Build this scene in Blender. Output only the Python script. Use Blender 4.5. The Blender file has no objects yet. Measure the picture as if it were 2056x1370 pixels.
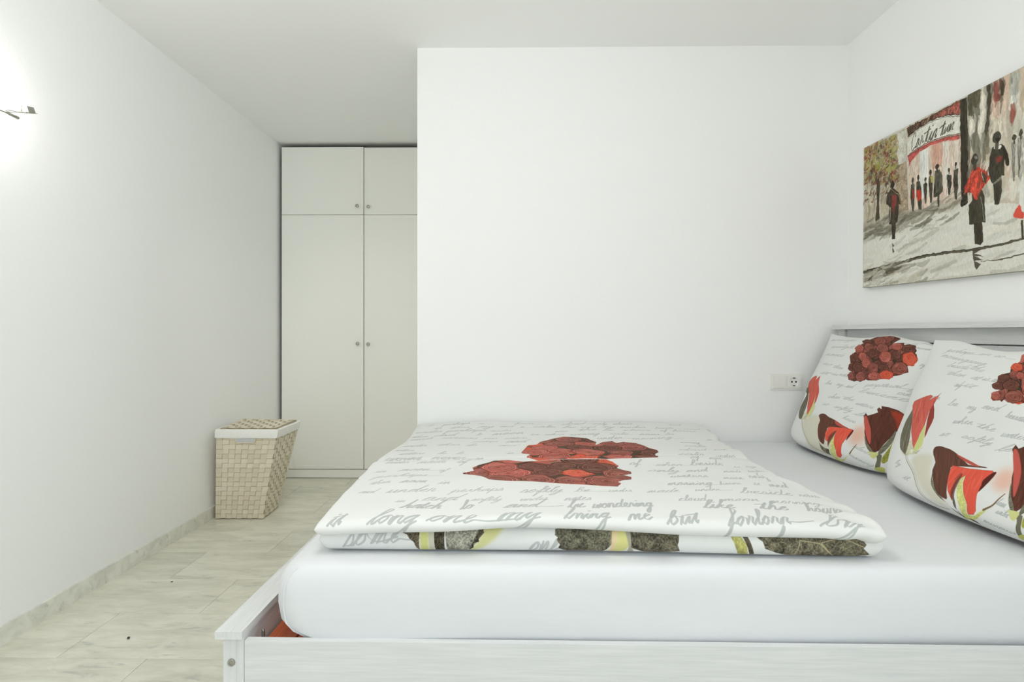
import bpy, bmesh, math, random
import numpy as np
from mathutils import Vector

random.seed(7)
S = bpy.context.scene
COL = S.collection

# ------------------------------------------------------------------ camera
cam_data = bpy.data.cameras.new('camera')
cam_data.sensor_width = 36.0
cam_data.lens = 1160.0 / 2056.0 * 36.0
cam_data.shift_y = -16.0 / 2056.0
cam_data.clip_start = 0.02
cam = bpy.data.objects.new('camera', cam_data)
COL.objects.link(cam)
cam.location = (0, 0, 1.06)
cam.rotation_euler = (math.pi / 2, 0, 0.0131)
S.camera = cam

# ------------------------------------------------------------------ world, lights, exposure
S.view_settings.view_transform = 'Standard'
S.view_settings.look = 'None'
S.view_settings.gamma = 1.0
S.view_settings.use_curve_mapping = False
S.view_settings.exposure = 0.0
# a white room: let the light bounce often enough
S.cycles.max_bounces = 20
S.cycles.diffuse_bounces = 16

world = bpy.data.worlds.new('sky')
S.world = world
world.use_nodes = True
wb = world.node_tree.nodes['Background']
wb.inputs['Color'].default_value = (0.80, 0.90, 1.0, 1)
wb.inputs['Strength'].default_value = 1.2


def area_light(name, loc, rot, sx, sy, power, colour):
    d = bpy.data.lights.new(name, 'AREA')
    d.shape = 'RECTANGLE'
    d.size, d.size_y = sx, sy
    d.energy = power
    d.color = colour
    o = bpy.data.objects.new(name, d)
    COL.objects.link(o)
    o.location, o.rotation_euler = loc, rot
    return o


# daylight through the balcony doorway behind the camera; the side and overhead fill lights are added
area_light('daylight', (0.325, -3.05, 1.25), (math.radians(90), 0, 0), 2.2, 2.1, 10, (0.86, 0.93, 1.0))
area_light('side_fill_light', (1.52, -1.0, 1.45), (math.radians(90), 0, math.radians(90)), 2.3, 1.2, 30, (0.875, 0.94, 1.0))  # added fill from the right, evens out the left wall
room_fill = bpy.data.lights.new('room_fill_light', 'POINT')  # added overhead fill, not a known lamp of the room
room_fill.energy = 24
room_fill.color = (1.0, 0.982, 0.955)
room_fill.shadow_soft_size = 0.20
room_fill_obj = bpy.data.objects.new('room_fill_light', room_fill)
COL.objects.link(room_fill_obj)
room_fill_obj.location = (-0.30, 0.75, 2.12)

# added spot without a real fitting, brightens the dim alcove
spot = bpy.data.lights.new('alcove_fill_light', 'SPOT')
spot.energy = 30
spot.color = (1.0, 0.98, 0.94)
spot.shadow_soft_size = 0.08
spot.spot_size = math.radians(62)
spot.spot_blend = 1.0
so = bpy.data.objects.new('alcove_fill_light', spot)
COL.objects.link(so)
so.location = (-1.05, 2.05, 2.42)
so.rotation_euler = (Vector((-1.12, 4.1, 0.55)) - so.location).to_track_quat('-Z', 'Y').to_euler()

# ------------------------------------------------------------------ helpers
def new_mat(name, colour=(0.8, 0.8, 0.8), rough=0.6, metal=0.0, spec=0.5):
    m = bpy.data.materials.new(name)
    m.use_nodes = True
    b = m.node_tree.nodes['Principled BSDF']
    b.inputs['Base Color'].default_value = (*colour, 1)
    b.inputs['Roughness'].default_value = rough
    b.inputs['Metallic'].default_value = metal
    b.inputs['Specular IOR Level'].default_value = spec
    return m


def nodes_of(m):
    nt = m.node_tree
    return nt, nt.nodes, nt.links, nt.nodes['Principled BSDF']


def add_bump(m, scale=60.0, strength=0.1, dist=0.004, detail=4.0, stretch=(1, 1, 1), src='Object'):
    nt, N, L, b = nodes_of(m)
    tc = N.new('ShaderNodeTexCoord')
    mp = N.new('ShaderNodeMapping')
    mp.inputs['Scale'].default_value = stretch
    no = N.new('ShaderNodeTexNoise')
    no.inputs['Scale'].default_value = scale
    no.inputs['Detail'].default_value = detail
    bu = N.new('ShaderNodeBump')
    bu.inputs['Strength'].default_value = strength
    bu.inputs['Distance'].default_value = dist
    L.new(tc.outputs[src], mp.inputs['Vector'])
    L.new(mp.outputs['Vector'], no.inputs['Vector'])
    L.new(no.outputs['Fac'], bu.inputs['Height'])
    L.new(bu.outputs['Normal'], b.inputs['Normal'])
    return no, mp


def mix_colour(m, fac_socket, lo, hi, c0, c1):
    nt, N, L, b = nodes_of(m)
    r = N.new('ShaderNodeValToRGB')
    r.color_ramp.elements[0].position = lo
    r.color_ramp.elements[1].position = hi
    r.color_ramp.elements[0].color = (*c0, 1)
    r.color_ramp.elements[1].color = (*c1, 1)
    L.new(fac_socket, r.inputs['Fac'])
    L.new(r.outputs['Color'], b.inputs['Base Color'])
    return r


def link_mesh(name, me, mat=None, parent=None, smooth=False):
    o = bpy.data.objects.new(name, me)
    COL.objects.link(o)
    if mat is not None:
        me.materials.clear()
        me.materials.append(mat)
    if smooth:
        me.polygons.foreach_set('use_smooth', [True] * len(me.polygons))
    if parent is not None:
        o.parent = parent
        off = Vector((0, 0, 0))
        p = parent
        while p is not None:
            off += p.location
            p = p.parent
        me.transform(__import__('mathutils').Matrix.Translation(-off))
    return o


def obj(name, bm, mat, parent=None, smooth=False, bevel=0.0, seg=2):
    """link a bmesh (built in world coordinates) as ONE mesh object"""
    if bevel > 0:
        es = [e for e in bm.edges if len(e.link_faces) == 2 and e.calc_face_angle(0) > 0.6]
        bmesh.ops.bevel(bm, geom=es, offset=bevel, segments=seg, profile=0.6, affect='EDGES', clamp_overlap=True)
    bmesh.ops.recalc_face_normals(bm, faces=bm.faces[:])
    me = bpy.data.meshes.new(name)
    bm.to_mesh(me)
    bm.free()
    o = link_mesh(name, me, mat, parent, smooth)
    if smooth:
        try:
            me.set_sharp_from_angle(angle=math.radians(40))
        except Exception:
            pass
    return o


def box(x0, x1, y0, y1, z0, z1, bm=None):
    bm = bm or bmesh.new()
    v = [bm.verts.new((x, y, z)) for x in (x0, x1) for y in (y0, y1) for z in (z0, z1)]
    for f in ((0, 1, 3, 2), (4, 6, 7, 5), (0, 4, 5, 1), (2, 3, 7, 6), (0, 2, 6, 4), (1, 5, 7, 3)):
        bm.faces.new([v[i] for i in f])
    return bm


def lathe(axis_o, axis_d, prof, n=20, bm=None):
    """revolve (along, radius) pairs about the axis"""
    bm = bm or bmesh.new()
    d = Vector(axis_d).normalized()
    a = d.orthogonal().normalized()
    b = d.cross(a)
    rings = []
    for t, r in prof:
        c = Vector(axis_o) + d * t
        if r < 1e-6:
            rings.append([bm.verts.new(c)])
        else:
            rings.append([bm.verts.new(c + (a * math.cos(2 * math.pi * k / n) + b * math.sin(2 * math.pi * k / n)) * r) for k in range(n)])
    for r0, r1 in zip(rings, rings[1:]):
        for k in range(n):
            k2 = (k + 1) % n
            if len(r0) == 1 and len(r1) == 1:
                continue
            if len(r0) == 1:
                bm.faces.new((r0[0], r1[k2], r1[k]))
            elif len(r1) == 1:
                bm.faces.new((r0[k], r0[k2], r1[0]))
            else:
                bm.faces.new((r0[k], r0[k2], r1[k2], r1[k]))
    for r, rev in ((rings[0], True), (rings[-1], False)):
        if len(r) > 1:
            bm.faces.new(list(reversed(r)) if rev else r)
    return bm


def tube(pts, r, n=10, bm=None):
    bm = bm or bmesh.new()
    P = [Vector(p) for p in pts]
    rings = []
    ref = Vector((0.13, 0.37, 0.92))
    for i, p in enumerate(P):
        t = (P[min(i + 1, len(P) - 1)] - P[max(i - 1, 0)]).normalized()
        a = t.cross(ref).normalized()
        b = t.cross(a)
        rings.append([bm.verts.new(p + (a * math.cos(2 * math.pi * k / n) + b * math.sin(2 * math.pi * k / n)) * r) for k in range(n)])
    for r0, r1 in zip(rings, rings[1:]):
        for k in range(n):
            bm.faces.new((r0[k], r0[(k + 1) % n], r1[(k + 1) % n], r1[k]))
    bm.faces.new(rings[0][::-1])
    bm.faces.new(rings[-1])
    return bm


def tag(o, label=None, cat=None, group=None, kind=None):
    if label:
        o['label'] = label
    if cat:
        o['category'] = cat
    if group:
        o['group'] = group
    if kind:
        o['kind'] = kind
    return o


def thing(name, label, cat, loc, group=None):
    o = bpy.data.objects.new(name, None)
    COL.objects.link(o)
    o.empty_display_size = 0.1
    o.location = loc
    return tag(o, label, cat, group)


def struct(name, bm, mat, **k):
    return tag(obj(name, bm, mat, **k), kind='structure')


# ------------------------------------------------------------------ materials
def paint(name, c, strength=0.12):
    m = new_mat(name, c, 0.85, spec=0.25)
    add_bump(m, 55, strength, 0.004, 5)
    return m


M_wall = paint('white_plaster', (0.872, 0.877, 0.872), 0.18)
M_ceil = paint('white_ceiling_paint', (0.88, 0.885, 0.878), 0.05)
M_lacquer = new_mat('off_white_lacquer', (0.88, 0.88, 0.84), 0.42, spec=0.4)
M_carcass = new_mat('shade_dark_board', (0.22, 0.20, 0.16), 0.6)  # board colour darkened to give the door gaps their shade
M_chrome = new_mat('brushed_steel', (0.40, 0.39, 0.36), 0.30, 1.0)
M_plastic = new_mat('white_plastic', (0.82, 0.82, 0.78), 0.35)
M_dark = new_mat('dark_hole', (0.012, 0.012, 0.010), 0.7)
M_sheet = new_mat('white_cotton_sheet', (0.705, 0.72, 0.74), 0.9, spec=0.15)
add_bump(M_sheet, 5, 0.25, 0.02, 4, (0.6, 1.6, 1.6))
M_liner = new_mat('white_cotton_liner', (0.86, 0.86, 0.83), 0.9, spec=0.15)
add_bump(M_liner, 40, 0.3, 0.006, 4)
M_red = new_mat('red_stained_wood', (0.56, 0.13, 0.05), 0.55)
no, mp = add_bump(M_red, 30, 0.15, 0.002, 4, (6, 0.6, 6))
mix_colour(M_red, no.outputs['Fac'], 0.3, 0.7, (0.48, 0.10, 0.035), (0.62, 0.16, 0.065))


def washed_wood(name, stretch):
    m = new_mat(name, (0.8, 0.8, 0.78), 0.5, spec=0.35)
    no, mp = add_bump(m, 22, 0.22, 0.003, 6, stretch)
    mix_colour(m, no.outputs['Fac'], 0.25, 0.7, (0.61, 0.625, 0.625), (0.70, 0.71, 0.705))
    return m


M_wood_x = washed_wood('white_washed_wood_grain_along', (0.35, 6, 6))
M_wood_y = washed_wood('white_washed_wood_grain_across', (6, 0.35, 6))
M_wood_z = washed_wood('white_washed_wood_grain_upright', (6, 6, 0.35))


def marble(name, scale_x=1.0, base=((0.60, 0.585, 0.495), (0.76, 0.745, 0.645)), per_object=True):
    m = new_mat(name, (0.6, 0.6, 0.52), 0.3, spec=0.45)
    nt, N, L, b = nodes_of(m)
    geo = N.new('ShaderNodeNewGeometry')
    oi = N.new('ShaderNodeObjectInfo')
    off = N.new('ShaderNodeVectorMath')
    off.operation = 'SCALE'
    cmb = N.new('ShaderNodeCombineXYZ')
    for s in ('X', 'Y', 'Z'):
        L.new(oi.outputs['Random'], cmb.inputs[s])
    L.new(cmb.outputs['Vector'], off.inputs[0])
    off.inputs['Scale'].default_value = 37.0 if per_object else 0.0
    add = N.new('ShaderNodeVectorMath')
    add.operation = 'ADD'
    L.new(geo.outputs['Position'], add.inputs[0])
    L.new(off.outputs['Vector'], add.inputs[1])
    mp = N.new('ShaderNodeMapping')
    mp.inputs['Scale'].default_value = (0.9 * scale_x, 3.2, 3.2)
    mp.inputs['Rotation'].default_value = (0, 0, 0.22)
    L.new(add.outputs['Vector'], mp.inputs['Vector'])
    n1 = N.new('ShaderNodeTexNoise')
    n1.inputs['Scale'].default_value = 4.5
    n1.inputs['Detail'].default_value = 8
    n1.inputs['Roughness'].default_value = 0.70
    n1.inputs['Distortion'].default_value = 0.35
    L.new(mp.outputs['Vector'], n1.inputs['Vector'])
    r1 = N.new('ShaderNodeValToRGB')
    r1.color_ramp.elements[0].position = 0.36
    r1.color_ramp.elements[1].position = 0.60
    r1.color_ramp.elements[0].color = (*base[0], 1)
    r1.color_ramp.elements[1].color = (*base[1], 1)
    L.new(n1.outputs['Fac'], r1.inputs['Fac'])
    # thin grey streaks
    n2 = N.new('ShaderNodeTexNoise')
    n2.inputs['Scale'].default_value = 6.0
    n2.inputs['Detail'].default_value = 7
    n2.inputs['Roughness'].default_value = 0.72
    n2.inputs['Distortion'].default_value = 0.5
    L.new(mp.outputs['Vector'], n2.inputs['Vector'])
    r2 = N.new('ShaderNodeValToRGB')
    r2.color_ramp.elements[0].position = 0.575
    r2.color_ramp.elements[1].position = 0.70
    r2.color_ramp.elements[0].color = (0, 0, 0, 1)
    r2.color_ramp.elements[1].color = (0.75, 0.75, 0.75, 1)
    L.new(n2.outputs['Fac'], r2.inputs['Fac'])
    mx = N.new('ShaderNodeMix')
    mx.data_type = 'RGBA'
    L.new(r2.outputs['Color'], mx.inputs[0])
    L.new(r1.outputs['Color'], mx.inputs[6])
    mx.inputs[7].default_value = (0.40, 0.405, 0.375, 1)
    # each tile a little lighter or darker
    hsv = N.new('ShaderNodeHueSaturation')
    mr = N.new('ShaderNodeMapRange')
    mr.inputs['To Min'].default_value = 0.96
    mr.inputs['To Max'].default_value = 1.06
    L.new(oi.outputs['Random'], mr.inputs['Value'])
    L.new(mr.outputs['Result'], hsv.inputs['Value'])
    L.new(mx.outputs[2], hsv.inputs['Color'])
    L.new(hsv.outputs['Color'], b.inputs['Base Color'])
    return m


M_marble = marble('polished_cream_marble')
M_marble_base = marble('skirting_marble', 1.0, ((0.66, 0.655, 0.59), (0.82, 0.815, 0.75)))
M_grout = new_mat('grout', (0.45, 0.435, 0.36), 0.9)

# ------------------------------------------------------------------ room shell
XL, XR, YB, ZC = -1.762, 1.578, 2.803, 2.446
XP, YA, YF = -0.497, 4.83, -3.2          # partition edge, alcove back, wall behind the camera

floor = struct('floor', box(XL - 0.1, XR + 0.1, YF - 0.1, YA + 0.1, -0.15, -0.004), M_grout)
tile_me = {}
rows0, pitch, length = 1.864, 0.304, 0.608
for r in range(-17, 10):
    y0 = rows0 + r * pitch
    shift = -1.211 if r % 2 else -1.511
    for k in range(-1, 6):
        x0, x1 = shift + k * length, shift + (k + 1) * length
        x0, x1 = max(x0, XL), min(x1, XR)
        ya, yb = max(y0, YF), min(y0 + pitch, YA)
        if x1 - x0 < 0.02 or yb - ya < 0.02:
            continue
        w, h = round(x1 - x0, 4), round(yb - ya, 4)
        key = (w, h)
        if key not in tile_me:
            bm = box(0.0007, w - 0.0007, 0.0007, h - 0.0007, -0.012, 0)
            bmesh.ops.bevel(bm, geom=[e for e in bm.edges if all(v.co.z > -0.001 for v in e.verts)], offset=0.0006, segments=1, affect='EDGES')
            bmesh.ops.recalc_face_normals(bm, faces=bm.faces[:])
            me = bpy.data.meshes.new('tile')
            bm.to_mesh(me)
            bm.free()
            me.materials.append(M_marble)
            tile_me[key] = me
        t = bpy.data.objects.new('tile', tile_me[key])
        COL.objects.link(t)
        t.parent = floor
        t.location = (x0, ya, 0)

struct('ceiling', box(XL - 0.1, XR + 0.1, YF - 0.1, YA + 0.1, ZC, ZC + 0.12), M_ceil)
struct('wall_left', box(XL - 0.12, XL, YF - 0.1, YA + 0.1, -0.15, ZC + 0.02), M_wall)
bm = box(XR, XR + 0.12, 0.2, YB + 0.05, -0.15, ZC + 0.02)
box(XR, XR + 0.12, YF - 0.1, -2.2, -0.15, ZC + 0.02, bm)
box(XR, XR + 0.12, -2.2, 0.2, -0.15, 0.82, bm)  # opening for the added side window
box(XR, XR + 0.12, -2.2, 0.2, 2.08, ZC + 0.02, bm)
struct('wall_right', bm, M_wall)
struct('wall_back', box(XP, XR + 0.12, YB, YA + 0.1, -0.15, ZC + 0.02), M_wall, bevel=0.004)
struct('wall_alcove', box(XL - 0.1, XP + 0.05, YA, YA + 0.12, -0.15, ZC + 0.02), M_wall)
# wall behind the camera with a wide balcony doorway
bm = box(XL - 0.1, -0.85, YF - 0.15, YF, -0.15, ZC + 0.02)
box(1.5, XR + 0.12, YF - 0.15, YF, -0.15, ZC + 0.02, bm)
box(-0.85, 1.5, YF - 0.15, YF, 2.3, ZC + 0.02, bm)
struct('wall_front', bm, M_wall)
M_frame = new_mat('white_window_frame', (0.8, 0.8, 0.78), 0.4)
M_glass = bpy.data.materials.new('window_glass')
M_glass.use_nodes = True
gb = M_glass.node_tree.nodes['Principled BSDF']
gb.inputs['Transmission Weight'].default_value = 1.0
gb.inputs['Roughness'].default_value = 0.0
gb.inputs['IOR'].default_value = 1.45
win = tag(bpy.data.objects.new('window_1', None), kind='structure')
COL.objects.link(win)
win.location = (0.325, YF - 0.07, 0)
for xa, xb in ((-0.85, 0.325), (0.325, 1.5)):
    bm = box(xa, xa + 0.07, YF - 0.1, YF - 0.04, 0, 2.3)
    box(xb - 0.07, xb, YF - 0.1, YF - 0.04, 0, 2.3, bm)
    box(xa + 0.07, xb - 0.07, YF - 0.1, YF - 0.04, 2.23, 2.3, bm)
    box(xa + 0.07, xb - 0.07, YF - 0.1, YF - 0.04, 0.0, 0.09, bm)
    obj('sash', bm, M_frame, win)
    obj('pane', box(xa + 0.07, xb - 0.07, YF - 0.074, YF - 0.066, 0.09, 2.23), M_glass, win)

added_win = tag(bpy.data.objects.new('added_window_2', None), kind='structure')  # unseen window, added to bring side light onto the left wall
COL.objects.link(added_win)
added_win.location = (XR + 0.06, -1.0, 0.82)
for ya, yb in ((-2.2, -1.0), (-1.0, 0.2)):
    bm = box(XR + 0.03, XR + 0.09, ya, ya + 0.06, 0.82, 2.08)
    box(XR + 0.03, XR + 0.09, yb - 0.06, yb, 0.82, 2.08, bm)
    box(XR + 0.03, XR + 0.09, ya + 0.06, yb - 0.06, 2.02, 2.08, bm)
    box(XR + 0.03, XR + 0.09, ya + 0.06, yb - 0.06, 0.82, 0.88, bm)
    obj('sash', bm, M_frame, added_win)
    obj('pane', box(XR + 0.056, XR + 0.064, ya + 0.06, yb - 0.06, 0.88, 2.02), M_glass, added_win)

# marble skirting along the left wall, piece by piece
bl = tag(bpy.data.objects.new('baseboard_left', None), kind='structure')
COL.objects.link(bl)
bl.location = (XL, 1.0, 0)
cuts = [-3.2, -2.46, -1.85, -1.24, -0.63, -0.02, 0.59, 1.2, 1.81, 2.42, 2.965, 3.575, 4.185]
for a, b in zip(cuts, cuts[1:]):
    obj('skirting_tile', box(XL, XL + 0.011, a + 0.0006, b - 0.0006, 0, 0.066), M_marble_base, bl, bevel=0.0015, seg=1)

# ------------------------------------------------------------------ wardrobe in the alcove
ward = thing('wardrobe', 'tall off-white two-door wardrobe with top cupboards built into the alcove', 'wardrobe', (-1.13, 4.5, 0))
WX0, WX1, WY = -1.735, -0.535, 4.212
bm = box(WX0, WX0 + 0.018, WY + 0.004, 4.80, 0.0, 2.414)
box(WX1 - 0.018, WX1, WY + 0.004, 4.80, 0.0, 2.414, bm)
box(WX0 + 0.018, WX1 - 0.018, 4.78, 4.80, 0.0, 2.414, bm)
for z in (0.05, 1.905, 1.923, 2.396):
    box(WX0 + 0.018, WX1 - 0.018, WY + 0.004, 4.78, z, z + 0.018, bm)
obj('carcass', bm, M_carcass, ward)
obj('plinth', box(WX0 + 0.002, WX1 - 0.002, WY - 0.012, WY + 0.003, 0.004, 0.063), M_lacquer, ward, bevel=0.001, seg=1)
XM = -1.134
for (xa, xb, za, zb, kx, kz) in ((WX0, XM - 0.003, 0.069, 1.9205, -1.176, 0.984), (XM + 0.003, WX1, 0.069, 1.9205, -1.099, 0.980),
                                 (WX0, XM - 0.003, 1.9245, 2.416, -1.179, 1.984), (XM + 0.003, WX1, 1.9235, 2.411, -1.098, 1.977)):
    d = obj('door', box(xa, xb, WY - 0.019, WY, za, zb), M_lacquer, ward, bevel=0.0012, seg=2)
    obj('knob', lathe((kx, WY - 0.019, kz), (0, -1, 0), [(0, 0.006), (0.010, 0.006), (0.013, 0.0115), (0.020, 0.0125), (0.024, 0.010), (0.026, 0.0)], 18),
        M_chrome, d, smooth=True)

# ------------------------------------------------------------------ double socket plate on the back wall
sock = thing('wall_socket', 'white double wall plate with blank switch and round power socket above the mattress', 'socket', (1.283, YB, 0.825))
sy = YB
bm = box(1.207, 1.361, sy - 0.0065, sy, 0.787, 0.863)
obj('frame', bm, M_plastic, sock, bevel=0.003)
obj('rocker', box(1.219, 1.279, sy - 0.0125, sy - 0.0065, 0.797, 0.853), M_plastic, sock, bevel=0.002)
scx, scz = 1.3195, 0.825
bm = bmesh.new()                                   # square insert with a round well
NW = 40
oc, fr, ir, ib = [], [], [], []
for q in range(NW):
    a_ = 2 * math.pi * q / NW
    c_, s_ = math.cos(a_), math.sin(a_)
    m_ = 0.030 / max(abs(c_), abs(s_))
    oc.append(bm.verts.new((scx + m_ * c_, sy - 0.0065, scz + 0.93 * m_ * s_)))
    fr.append(bm.verts.new((scx + m_ * c_, sy - 0.0118, scz + 0.93 * m_ * s_)))
    ir.append(bm.verts.new((scx + 0.0215 * c_, sy - 0.0118, scz + 0.0215 * s_)))
    ib.append(bm.verts.new((scx + 0.0200 * c_, sy - 0.0068, scz + 0.0200 * s_)))
for A_, B_ in ((oc, fr), (fr, ir), (ir, ib)):
    for q in range(NW):
        bm.faces.new((A_[q], A_[(q + 1) % NW], B_[(q + 1) % NW], B_[q]))
bm.faces.new(ib)
ins = obj('socket_insert', bm, M_plastic, sock)
for dx in (-0.0095, 0.0095):
    obj('pin_hole', lathe((scx + dx, sy - 0.0068, scz), (0, -1, 0), [(0, 0.0042), (0.0006, 0.0042), (0.0006, 0.0)], 12), M_dark, ins)
for dz in (-0.0180, 0.0180):
    obj('earth_clip', box(scx - 0.0045, scx + 0.0045, sy - 0.0112, sy - 0.0069, scz + dz - 0.0012, scz + dz + 0.0012), M_dark, ins)

# ------------------------------------------------------------------ bed
bed = thing('bed', 'white-washed wooden double bed frame holding the white mattress', 'bed', (0.5, 2.0, 0))
YN = 1.252                                     # front face of the near side
FX0, FX1 = -0.645, -0.601
HX = 1.51
# foot end
obj('foot_panel', box(FX0 + 0.008, FX1 - 0.004, YN + 0.03, 2.76, 0.12, 0.391), M_wood_y, bed, bevel=0.002)
obj('foot_cap', box(FX0 - 0.014, FX1 + 0.002, YN - 0.010, 2.785, 0.391, 0.408), M_wood_y, bed, bevel=0.003)
for ya, yb in ((YN, YN + 0.03), (2.76, 2.78)):
    leg = obj('leg', box(FX0, FX0 + 0.029, ya, yb, 0, 0.391), M_wood_z, bed, bevel=0.002)
    obj('leg_strip', box(FX0 + 0.029, FX1 + 0.001, ya + 0.001, yb, 0, 0.391), M_wood_z, leg, bevel=0.0015)
    if ya < 2:
        bt = obj('bolt', lathe((FX0 + 0.0185, ya, 0.336), (0, -1, 0), [(0, 0.0085), (0.002, 0.0085), (0.0035, 0.0075), (0.0035, 0.0042), (0.0022, 0.0040), (0.0022, 0.0)], 24), M_chrome, leg, smooth=True)
# side rails
for ya in (YN + 0.001, 2.76):
    obj('side_rail', box(FX1 + 0.0025, HX, ya, ya + 0.017, 0.17, 0.383), M_wood_x, bed, bevel=0.0025)
# headboard against the right wall
for ya, yb in ((YN - 0.03, YN + 0.03), (2.735, 2.785)):
    obj('leg', box(1.515, 1.557, ya, yb, 0, 1.077), M_wood_z, bed, bevel=0.002)
obj('headboard_cap', box(1.488, 1.565, YN - 0.045, 2.793, 1.0775, 1.095), M_wood_y, bed, bevel=0.004)
for za, zb in ((1.024, 1.0765), (0.80, 1.019), (0.575, 0.795), (0.30, 0.57)):
    obj('headboard_panel', box(1.526, 1.55, YN + 0.031, 2.734, za, zb), M_wood_y, bed, bevel=0.002)
# slatted base inside the frame
obj('slat_rail', box(-0.598, -0.532, 1.31, 2.74, 0.29, 0.33), M_red, bed, bevel=0.003)
obj('slat_rail', box(1.40, 1.466, 1.31, 2.74, 0.29, 0.33), M_red, bed, bevel=0.003)
for k in range(10):
    y = 1.33 + k * 0.145
    obj('slat', box(-0.5315, 1.3995, y, y + 0.07, 0.305, 0.325), M_red, bed, bevel=0.002)
obj('peg', lathe((-0.584, 1.312, 0.335), (0, 0, 1), [(0, 0.004), (0.040, 0.004), (0.044, 0.0025), (0.044, 0)], 10), M_chrome, bed, smooth=True)
obj('cleat', box(-0.598, 1.45, YN + 0.0185, YN + 0.045, 0.29, 0.35), M_wood_x, bed, bevel=0.001)
bed.rotation_euler = (0, 0, -0.0085)

# ------------------------------------------------------------------ mattress
def grid_mesh(name, P, UV=None, close_u=False):
    """P: (nu, nv, 3) array -> mesh of quads with optional UV"""
    nu, nv = P.shape[:2]
    me = bpy.data.meshes.new(name)
    idx = np.arange(nu * nv).reshape(nu, nv)
    if close_u:
        a = idx
        b = np.roll(idx, -1, axis=0)
        q = np.stack([a[:, :-1], b[:, :-1], b[:, 1:], a[:, 1:]], -1).reshape(-1, 4)
    else:
        q = np.stack([idx[:-1, :-1], idx[1:, :-1], idx[1:, 1:], idx[:-1, 1:]], -1).reshape(-1, 4)
    me.from_pydata(P.reshape(-1, 3).tolist(), [], q.tolist())
    if UV is not None:
        lay = me.uv_layers.new(name='UVMap')
        lay.data.foreach_set('uv', UV.reshape(-1, 2)[q.reshape(-1)].astype(np.float32).ravel())
    me.update()
    return me


def smooth_noise(shape_xy, seed, freq):
    """cheap deterministic value noise at points (x, y)"""
    x, y = shape_xy
    rng = np.random.RandomState(seed)
    tab = rng.rand(64, 64)
    fx, fy = x * freq, y * freq
    ix, iy = np.floor(fx).astype(int), np.floor(fy).astype(int)
    tx, ty = fx - ix, fy - iy
    tx, ty = tx * tx * (3 - 2 * tx), ty * ty * (3 - 2 * ty)
    g = lambda i, j: tab[i % 64, j % 64]
    return (g(ix, iy) * (1 - tx) + g(ix + 1, iy) * tx) * (1 - ty) + (g(ix, iy + 1) * (1 - tx) + g(ix + 1, iy + 1) * tx) * ty - 0.5


def mattress_mesh():
    x0, x1, y0, y1, z0, z1 = -0.558, 1.475, 1.276, 2.785, 0.351, 0.541
    zc, hz = (z0 + z1) / 2, (z1 - z0) / 2
    ring = []
    rc = 0.07
    for (cx, cy, a0) in ((x0 + rc, y0 + rc, 180), (x1 - rc, y0 + rc, 270), (x1 - rc, y1 - rc, 0), (x0 + rc, y1 - rc, 90)):
        for k in range(9):
            a = math.radians(a0 + 90 * k / 8)
            ring.append((cx + rc * math.cos(a), cy + rc * math.sin(a)))
    full = []
    for i in range(len(ring)):
        p, q = ring[i], ring[(i + 1) % len(ring)]
        n = max(1, int(math.hypot(q[0] - p[0], q[1] - p[1]) / 0.06))
        for k in range(n):
            full.append((p[0] + (q[0] - p[0]) * k / n, p[1] + (q[1] - p[1]) * k / n))
    full = np.array(full)
    rows = []
    for k in range(17):
        ph = -math.pi / 2 + math.pi * k / 16
        s, c = math.sin(ph), max(0.0, math.cos(ph))
        e = 0.62
        sz = math.copysign(abs(s) ** e, s)
        inx = 0.085 * (1 - c ** 0.75) if s > 0 else min(0.28 * (1 - c ** 1.1), 0.14)
        iny = 0.040 * (1 - c ** 0.5)
        cx, cy = (x0 + x1) / 2, (y0 + y1) / 2
        fx = np.clip((x0 + 0.35 - full[:, 0]) / 0.35, 0, 1)      # foot end rounder than the head end
        sx = inx * fx + 0.03 * (1 - c) * (full[:, 0] > 1.2)
        X = full[:, 0] + sx
        Y = cy + (full[:, 1] - cy) * (1 - iny / (y1 - cy))
        Z = np.full_like(X, zc + hz * sz)
        rows.append(np.stack([X, Y, Z], -1))
    P = np.stack(rows, 1)
    wob = smooth_noise((P[..., 0] + 3, P[..., 2] * 3 + P[..., 1]), 3, 3.0)
    P[..., 1] += np.where(P[..., 1] < 1.5, wob * 0.008, 0)
    me = grid_mesh('mattress', P, None, True)
    bm = bmesh.new()
    bm.from_mesh(me)
    bm.verts.ensure_lookup_table()
    nv = P.shape[1]
    bm.faces.new([bm.verts[i * nv] for i in range(P.shape[0])][::-1])
    bm.faces.new([bm.verts[i * nv + nv - 1] for i in range(P.shape[0])])
    bpy.data.meshes.remove(me)
    return bm, P


mat_bm, mat_P = mattress_mesh()
mat_o = obj('mattress', mat_bm, M_sheet, None, smooth=True)
tag(mat_o, 'thick white mattress in a fitted cotton sheet lying in the bed frame', 'mattress')
# stitched corner seam of the fitted sheet
pts = [tuple(p + np.array((-0.0005, -0.0006, 0))) for p in mat_P[5, 4:14]]
obj('corner_seam', tube(pts, 0.0020, 6), M_sheet, mat_o, smooth=True)

# ------------------------------------------------------------------ printed bed linen
def linen(name, tex):
    m = new_mat(name, (0.83, 0.83, 0.82), 0.9, spec=0.12)
    nt, N, L, b = nodes_of(m)
    t = N.new('ShaderNodeTexImage')
    t.image = tex
    t.extension = 'EXTEND'
    t.interpolation = 'Cubic'
    L.new(t.outputs['Color'], b.inputs['Base Color'])
    add_bump(m, 9, 0.35, 0.012, 5)
    return m


def edge_coords(L, r, n_mid, n_edge=7):
    a = [r * (1 - math.cos(math.pi / 2 * k / n_edge)) for k in range(n_edge)]
    mid = list(np.linspace(r, L - r, n_mid))
    return np.array(a + mid + [L - q for q in a[::-1]])


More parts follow.
